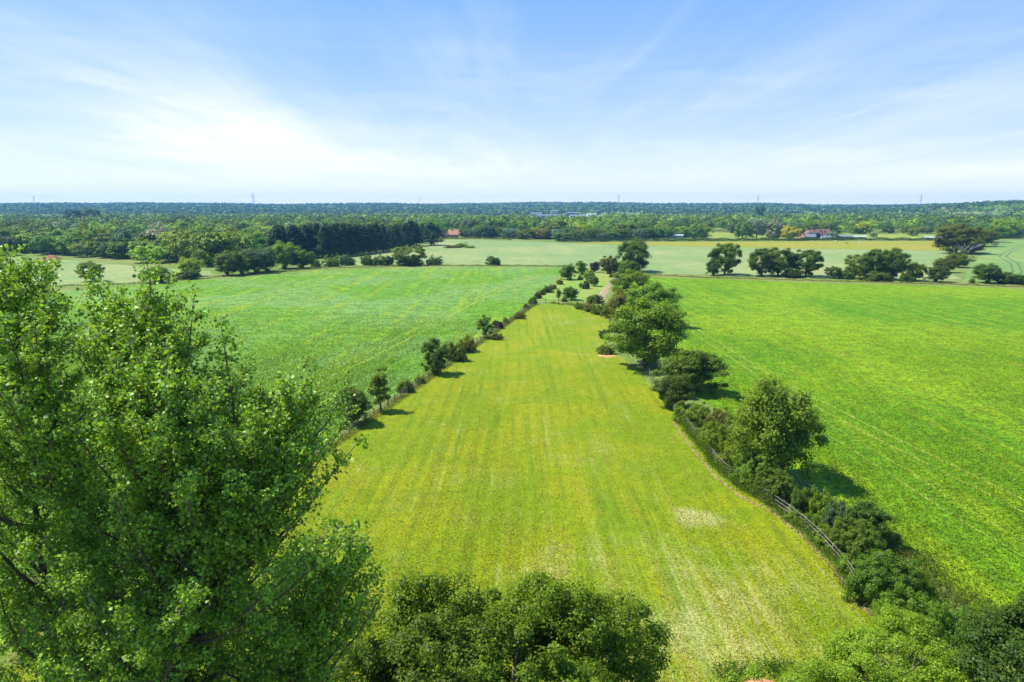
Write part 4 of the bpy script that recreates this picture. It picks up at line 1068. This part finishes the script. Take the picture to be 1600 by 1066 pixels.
# ------------------------------------------------------------------ post and rail fences
def rail_fence(pts, label, mat, post_h=1.25, rails=(0.40, 0.75, 1.10), gap=2.4, seed=0, n_max=100):
    rnd = random.Random(seed); L = [(pts[i+1] - pts[i]).length for i in range(len(pts)-1)]; tot = sum(L)
    n = min(n_max - 1, int(tot / gap)); S = []
    for k in range(n + 1):
        d = tot * k / n; i = 0
        while i < len(L) - 1 and d > L[i]: d -= L[i]; i += 1
        S.append(pts[i].lerp(pts[i+1], d / L[i]))
    root = empty('post_and_rail_fence', S[0]); tag(root, label, 'fence')
    b = MB(); b.box(-.06, .06, -.05, .05, -0.05, post_h); b.add([(-.06,-.05,post_h),(.06,-.05,post_h),(.06,.05,post_h),(-.06,.05,post_h),(0,0,post_h+.04)], [(0,1,4),(1,2,4),(2,3,4),(3,0,4)])
    first = b.build('post', mat, root)
    for i, p in enumerate(S):
        o = first if i == 0 else first.copy()
        if i: COL.objects.link(o); o.parent = root
        d = S[min(i+1, n)] - S[max(i-1, 0)]
        o.location = p - S[0]; o.rotation_euler = (rnd.uniform(-.03, .03), rnd.uniform(-.03, .03), math.atan2(d.y, d.x))
    for z in rails:
        r = MB(); jz = [rnd.uniform(-.03, .03) for _ in S]
        for i in range(n):
            d = (S[i+1] - S[i]).normalized(); off = Vector((-d.y, d.x, 0)) * -0.075
            r.beam(S[i] - S[0] + off + Vector((0, 0, z + jz[i])), S[i+1] - S[0] + off + Vector((0, 0, z + jz[i+1])), 0.032, 0.065)
        r.build('rail', mat, root)
rail_fence([fl_a - fdir * 22, fl_a, fl_b], 'dark brown post-and-rail fence along the left side of the paddock', M['fence_dark'], seed=1)
rail_fence([G(833, 474.5), G(870, 474), G(912, 475.5)], 'short post-and-rail cross fence closing the far end of the paddock', M['fence_dark'], gap=3.6, seed=2, post_h=1.45)
rail_fence([G(1012, 582), G(1022, 602), G(1040, 625), G(1066, 658), G(1132, 740), G(1203, 787), G(1222, 798), G(1270, 836), G(1322, 893), G(1352, 940), G(1400, 982)],
           'silvery weathered post-and-rail fence along the hedge, mostly lost in weeds', M['fence_grey'], seed=3, rails=(0.42, 0.77, 1.12), post_h=1.16)

# ------------------------------------------------------------------ houses
def gable(mb_wall, mb_roof, x0, x1, y0, y1, h, rh, over=0.35, axis='x', th=0.18):
    """walls with gables and a pitched roof whose ridge runs along the axis"""
    if axis == 'x':
        ym = (y0+y1)/2
        mb_wall.add([(x0,y0,0),(x1,y0,0),(x1,y1,0),(x0,y1,0),(x0,y0,h),(x1,y0,h),(x1,y1,h),(x0,y1,h),(x0,ym,h+rh),(x1,ym,h+rh)],
                    [(0,1,5,4),(2,3,7,6),(1,2,6,9,5),(3,0,4,8,7)])
        k = rh / ((y1-y0)/2); e = over
        for s, ye in ((-1, y0), (1, y1)):
            a = (ye + s*e, h - k*e + .05); r = (ym, h + rh + .05)
            mb_roof.add([(x0-e,a[0],a[1]),(x1+e,a[0],a[1]),(x1+e,r[0],r[1]),(x0-e,r[0],r[1]),
                         (x0-e,a[0],a[1]+th),(x1+e,a[0],a[1]+th),(x1+e,r[0],r[1]+th),(x0-e,r[0],r[1]+th)],
                        [(0,1,2,3),(7,6,5,4),(0,4,5,1),(1,5,6,2),(3,7,4,0)])
    else:
        w = MB(); r = MB(); gable(w, r, y0, y1, -x1, -x0, h, rh, over, 'x', th)
        rot = lambda v: (-v[1], v[0], v[2])
        mb_wall.add([rot(v) for v in w.v], w.f); mb_roof.add([rot(v) for v in r.v], r.f)
def windows(root, spots, frame_mat, w=1.0, h=1.1):
    for (x, y, z) in spots:
        f = MB(); f.box(x-w/2-.1, x+w/2+.1, y-.06, y, z-.1, z+h+.1); fo = f.build('window', frame_mat, root)
        g_ = MB(); g_.box(x-w/2, x-.04, y-.08, y-.062, z, z+h); g_.box(x+.04, x+w/2, y-.08, y-.062, z, z+h); g_.build('pane', M['glass'], fo)
def chimney(root, x, y, z0, z1, mat, w=.5):
    c = MB(); c.box(x-w, x+w, y-.4, y+.4, z0, z1); c.box(x-w-.08, x+w+.08, y-.48, y+.48, z1, z1+.2)
    for q in (-.25, .25): c.tube([(x+q, y, z1+.2), (x+q, y, z1+.7)], [.13, .11], 8)
    return c.build('chimney', mat, root)

# brick house with orange roofs
hp = G(703, 372.5)
r = empty('brick_house', hp); tag(r, 'red brick house with steep orange tiled roofs beyond the pale field', 'house')
w, rf = MB(), MB()
gable(w, rf, -1.5, 7.5, 0, 8, 3.4, 4.0, .4, 'x'); gable(w, rf, -6.5, -1.0, -2.2, 6, 3.4, 3.4, .35, 'y')
w.build('wall', M['brick'], r); ro = rf.build('roof', M['tile'], r)
chimney(ro, 1.2, 4, 6.5, 9.6, M['brick']); chimney(ro, -7.0, 1.5, 0.0, 8.0, M['brick'])
dm, dr = MB(), MB(); gable(dm, dr, 2.0, 4.6, 0.3, 3.2, 5.0, 1.2, .2, 'y'); 
windows(r, [(1.2, 0, 1), (4.2, 0, 1), (6.3, 0, 1), (-4.9, -2.2, 1), (-2.7, -2.2, 1), (-3.8, -2.2, 3.9)], M['white_wall'])
b = MB(); b.box(-3.2, -2.4, -2.3, -2.22, 3.2, 5.0); b.build('white_gable_panel', M['white_wall'], r)
d = MB(); d.box(-.7, .3, -.08, -.01, 0, 2.1); d.build('door', M['white_wall'], r)
# white farmhouse
hp = G(1284, 374.5)
r = empty('farmhouse', hp); tag(r, 'white-walled farmhouse with a brown tiled roof behind the dark hedge', 'house')
w, rf = MB(), MB()
gable(w, rf, -5.5, 10.5, 6, 13, 5.2, 3.6, .4, 'x'); gable(w, rf, -12, -5.4, 4, 12, 4.2, 3.6, .4, 'y')
w.build('wall', M['white_wall'], r); ro = rf.build('roof', M['tile_dark'], r)
chimney(ro, -5.0, 9.5, 8.0, 10.8, M['brick'], .7); chimney(ro, 10.2, 9.5, 7.8, 9.9, M['brick'])
windows(r, [(-1, 6, 3.2), (3, 6, 3.2), (7.5, 6, 3.2), (0, 6, .9), (5, 6, .9), (-8.7, 4, 4.2)], M['black_board'])
windows(r, [(1.5, 6.9, 6.5), (5.5, 6.9, 6.5)], M['white_wall'], 1.4, 1.2)
d = MB(); d.box(2, 3, 5.92, 5.99, 0, 2.1); d.build('door', M['black_board'], r)
def shed(name, px, py, sx, sy, h, rh, wm, rm, label, axis='x', dy=0.0):
    r = empty(name, G(px, py) + Vector((0, dy, 0))); tag(r, label, 'building'); w, rf = MB(), MB()
    gable(w, rf, -sx/2, sx/2, 0, sy, h, rh, .3, axis); w.build('wall', M[wm], r); rf.build('roof', M[rm], r)
    windows(r, [(sx * q, 0, .9) for q in (-.25, .2)], M['white_wall'], .9, .8)
    return r
shed('outbuilding', 1256, 375.2, 6.5, 5, 2.3, 2.0, 'brick', 'tile', 'small outbuilding with an orange tiled roof right of the golden willow')
shed('barn', 1267, 375.4, 9.0, 6, 2.8, 2.0, 'black_board', 'slate', 'low black barn with a grey roof in front of the farmhouse')
shed('cart_shed', 1277, 375, 6.5, 6, 3.6, 2.6, 'black_board', 'black_board', 'black boarded shed between the grey-roofed barn and the white lean-to', 'y')
shed('lean_to', 1291, 375.2, 9.0, 5, 2.4, 1.0, 'white_wall', 'slate', 'low white lean-to under the farmhouse')
shed('stable_block', 1315, 374.8, 20.0, 6, 2.6, 1.3, 'black_board', 'slate', 'long low dark stable block right of the farmhouse')
shed('stable_block', 1340, 373.5, 16.0, 5, 1.8, .8, 'metal_pale', 'metal_pale', 'long low pale shed in the meadow right of the stable block')
shed('polytunnel', 1465, 374.5, 22.0, 5, 1.6, .8, 'metal_pale', 'metal_pale', 'low pale shed behind the right end of the long clipped hedge')
shed('cottage', 143, 350, 22, 9, 6.5, 4, 'white_wall', 'tile', 'white cottage with a pinkish roof below the tall narrow trees on the left')
shed('cottage', 134, 351.5, 10, 8, 5.5, 4, 'white_wall', 'tile_dark', 'smaller white gabled cottage left of the pinkish roof', 'y')
shed('cottage', 212, 349.5, 24, 9, 6.5, 4, 'brick', 'slate', 'grey-roofed house deep in the left-hand wood')
shed('cottage', 683, 352.5, 9, 8, 5.5, 4, 'white_wall', 'slate', 'small pale house glimpsed in the trees left of the brick house')
shed('stable_block', 1056, 372.4, 14, 5, 2.4, .9, 'metal_pale', 'metal_pale', 'pale metal-roofed shed at the hedge left of the rounded light tree')

# far warehouses
def warehouse(px, py, wpx, hm, wm, label, band=None):
    g = G(px, py); wd = wpx * g.y / F; r = empty('warehouse', g); tag(r, label, 'building', 'far warehouses')
    b = MB(); b.box(-wd/2, wd/2, 0, 30, 0, hm); b.build('wall', M[wm], r)
    rr_ = MB(); rr_.add([(-wd/2-.4,-.4,hm),(wd/2+.4,-.4,hm),(wd/2+.4,15,hm+2.2),(-wd/2-.4,15,hm+2.2),(-wd/2-.4,30.4,hm),(wd/2+.4,30.4,hm)], [(0,1,2,3),(3,2,5,4),(0,3,4),(1,5,2),(0,4,5,1)])
    rr_.build('roof', M['metal_pale' if wm != 'metal_pale' else 'slate'], r)
    n = max(2, int(wd / 12))
    for k in range(n):
        x = -wd/2 + wd * (k + .5) / n
        d = MB(); d.box(x - 2, x + 2, -.12, -.02, 0.1, 4.5); d.build('loading_door', M['slate'], r)
for a in [(838, 338.6, 17, 10, 'metal_pale', 'white warehouse at the left end of the far industrial estate'),
          (866, 338.2, 10, 17, 'metal_pale', 'tallest pale block of the far industrial estate'),
          (860, 341.2, 44, 7.5, 'metal_pale', 'long low pale warehouse in front of the tallest block'),
          (893, 338.2, 16, 11, 'metal_pale', 'cream warehouse right of the tallest block'),
          (903, 342.4, 24, 8, 'metal_pale', 'grey-white shed nearest us on the far industrial estate'),
          (925, 339.2, 14, 8, 'white_wall', 'low cream warehouse at the right end of the far industrial estate'),
          (770, 333.2, 14, 9, 'white_wall', 'lone white shed far beyond the brick house'),
          (793, 335.2, 9, 9, 'metal_pale', 'small pale shed far beyond the wood right of the brick house')]:
    warehouse(*a)

# ------------------------------------------------------------------ pylons on the ridge
def pylon_parts():
    b = MB(); Hh = 50.0
    def w(z): return 4.2 * (1 - z / 32.0) + 1.1 * (z / 32.0) if z < 32 else 1.1 - 0.8 * (z - 32) / 18
    zs = [0, 7, 13, 18, 23, 27.5, 32, 36, 40, 44, 50]
    for sx in (-1, 1):
        for sy in (-1, 1):
            for z0, z1 in zip(zs[:-1], zs[1:]): b.beam((sx*w(z0), sy*w(z0), z0), (sx*w(z1), sy*w(z1), z1), .34, .34)
    for z0, z1 in zip(zs[:-1], zs[1:]):
        for s in (-1, 1):
            b.beam((-w(z0), s*w(z0), z0), (w(z1), s*w(z1), z1), .18, .18); b.beam((w(z0), s*w(z0), z0), (-w(z1), s*w(z1), z1), .18, .18)
            b.beam((s*w(z0), -w(z0), z0), (s*w(z1), w(z1), z1), .18, .18)
    arms = []
    for z, L in ((32, 7.5), (38, 9.5), (44, 7)):
        a = MB()
        for s in (-1, 1):
            a.beam((0, -.9, z), (s*L, 0, z+.3), .26, .26); a.beam((0, .9, z), (s*L, 0, z+.3), .26, .26); a.beam((0, 0, z+2.2), (s*L, 0, z+.5), .26, .26)
            a.tube([(s*L, 0, z+.2), (s*L, 0, z-3)], [.2, .2], 6)
        arms.append(a)
    return b, arms
proto_p = None
names_p = ['leftmost pylon on the ridge, above the left-hand poplar', 'second pylon from the left, under the brightest cloud', 'faint third pylon from the left, above the brick house',
           'fourth pylon from the left, near the middle of the skyline', 'fifth pylon from the left, above the narrow far poplars', 'rightmost pylon, beside the wooded hill on the right']
for i, (px, py, D) in enumerate([(52, 305.5, 3900), (395, 301, 3700), (655, 309, 4500), (967, 304, 3850), (1185, 305.5, 4000), (1440, 303.5, 3700)]):
    top_ = P(px, py, D); z0 = terrain_z(top_.x, top_.y)
    if i == 0:
        b, arms = pylon_parts(); root = empty('electricity_pylon', (top_.x, top_.y, z0 - 1)); b.build('tower', M['steel'], root)
        for a in arms: a.build('cross_arm', M['steel'], root)
        proto_p = root
    else:
        root = proto_p.copy(); COL.objects.link(root); root.location = (top_.x, top_.y, z0 - 1)
        for ch in list(proto_p.children):
            c = ch.copy(); COL.objects.link(c); c.parent = root
    s = (top_.z - z0 + 1) / 50.0; root.scale = (s, s, s); root.rotation_euler.z = 0.2
    print('pylon scale', round(s, 2), round(z0, 1))
    tag(root, names_p[i], 'pylon', 'pylons along the horizon')

# ------------------------------------------------------------------ horses on the yellow strip
def horse(loc, rz, mat, label, graze=True):
    root_me = bpy.data.meshes.new('horse')
    J = [((0, 0, 1.15), .30), ((-.45, 0, 1.20), .31), ((.5, 0, 1.15), .30), ((.78, 0, 1.28), .22),
         ((1.1, 0, 1.05 if graze else 1.65), .15), ((1.35, 0, .62 if graze else 1.95), .12), ((1.50, 0, .18 if graze else 1.80), .07),
         ((-.78, 0, 1.15), .20), ((-.90, 0, .75), .06), ((-.93, 0, .45), .05)]
    E = [(0,1),(0,2),(2,3),(3,4),(4,5),(5,6),(1,7),(7,8),(8,9)]
    for sx, par in ((.55, 2), (-.58, 1)):
        for sy in (-1, 1):
            n = len(J)
            if sx > 0: leg = [((sx, sy*.17, .85), .13), ((sx+.03, sy*.17, .48), .07), ((sx, sy*.17, .10), .05), ((sx+.06, sy*.17, .02), .065)]
            else: leg = [((sx+.02, sy*.18, .90), .16), ((sx-.16, sy*.18, .55), .07), ((sx-.06, sy*.18, .12), .05), ((sx, sy*.18, .02), .065)]
            J += leg; E += [(par, n), (n, n+1), (n+1, n+2), (n+2, n+3)]
    for sy in (-1, 1):
        n = len(J); z = .70 if graze else 2.05; J.append(((1.27, sy*.06, z+.12), .025)); E.append((5, n))
    root_me.from_pydata([j[0] for j in J], E, []); o = bpy.data.objects.new('horse', root_me); COL.objects.link(o)
    sk = o.modifiers.new('skin', 'SKIN'); sk.use_smooth_shade = True
    for i, j in enumerate(J): root_me.skin_vertices[0].data[i].radius = (j[1], j[1])
    root_me.skin_vertices[0].data[0].use_root = True
    o.modifiers.new('sub', 'SUBSURF').levels = 1
    dg = bpy.context.evaluated_depsgraph_get(); me = bpy.data.meshes.new_from_object(o.evaluated_get(dg))
    o.modifiers.clear(); o.data = me; me.materials.clear(); me.materials.append(mat)
    o.location = loc; o.rotation_euler.z = rz; o.scale = (1.15, 1.15, 1.15)
    return tag(o, label, 'horse', 'horses on the yellow strip')
horse(G(1306, 379), 0.3, M['horse_white'], 'white horse grazing close to the hedge, leftmost of the three')
horse(G(1323, 382), 2.9, M['horse_grey'], 'grey horse with its head raised, middle of the three', False)
horse(G(1344, 382), 0.1, M['horse_white'], 'white horse grazing, rightmost of the three')

# ------------------------------------------------------------------ the air
def haze():
    x0, x1, y0, y1, z0, z1 = -5400, 5400, -5400, 5400, -80, 122
    b = MB(); b.box(x0, x1, y0, y1, z0, z1)
    m = bpy.data.materials.new('haze'); m.use_nodes = True; t = NT(m.node_tree)
    v = t.node('ShaderNodeVolumePrincipled'); v.inputs['Color'].default_value = (0.18, 0.46, 0.90, 1)
    v.inputs['Density'].default_value = 1.05e-4; v.inputs['Anisotropy'].default_value = 0.2
    o = t.node('ShaderNodeOutputMaterial'); t.l.new(v.outputs[0], o.inputs['Volume'])
    h = b.build('haze', m); tag(h, kind='stuff'); return h
haze()
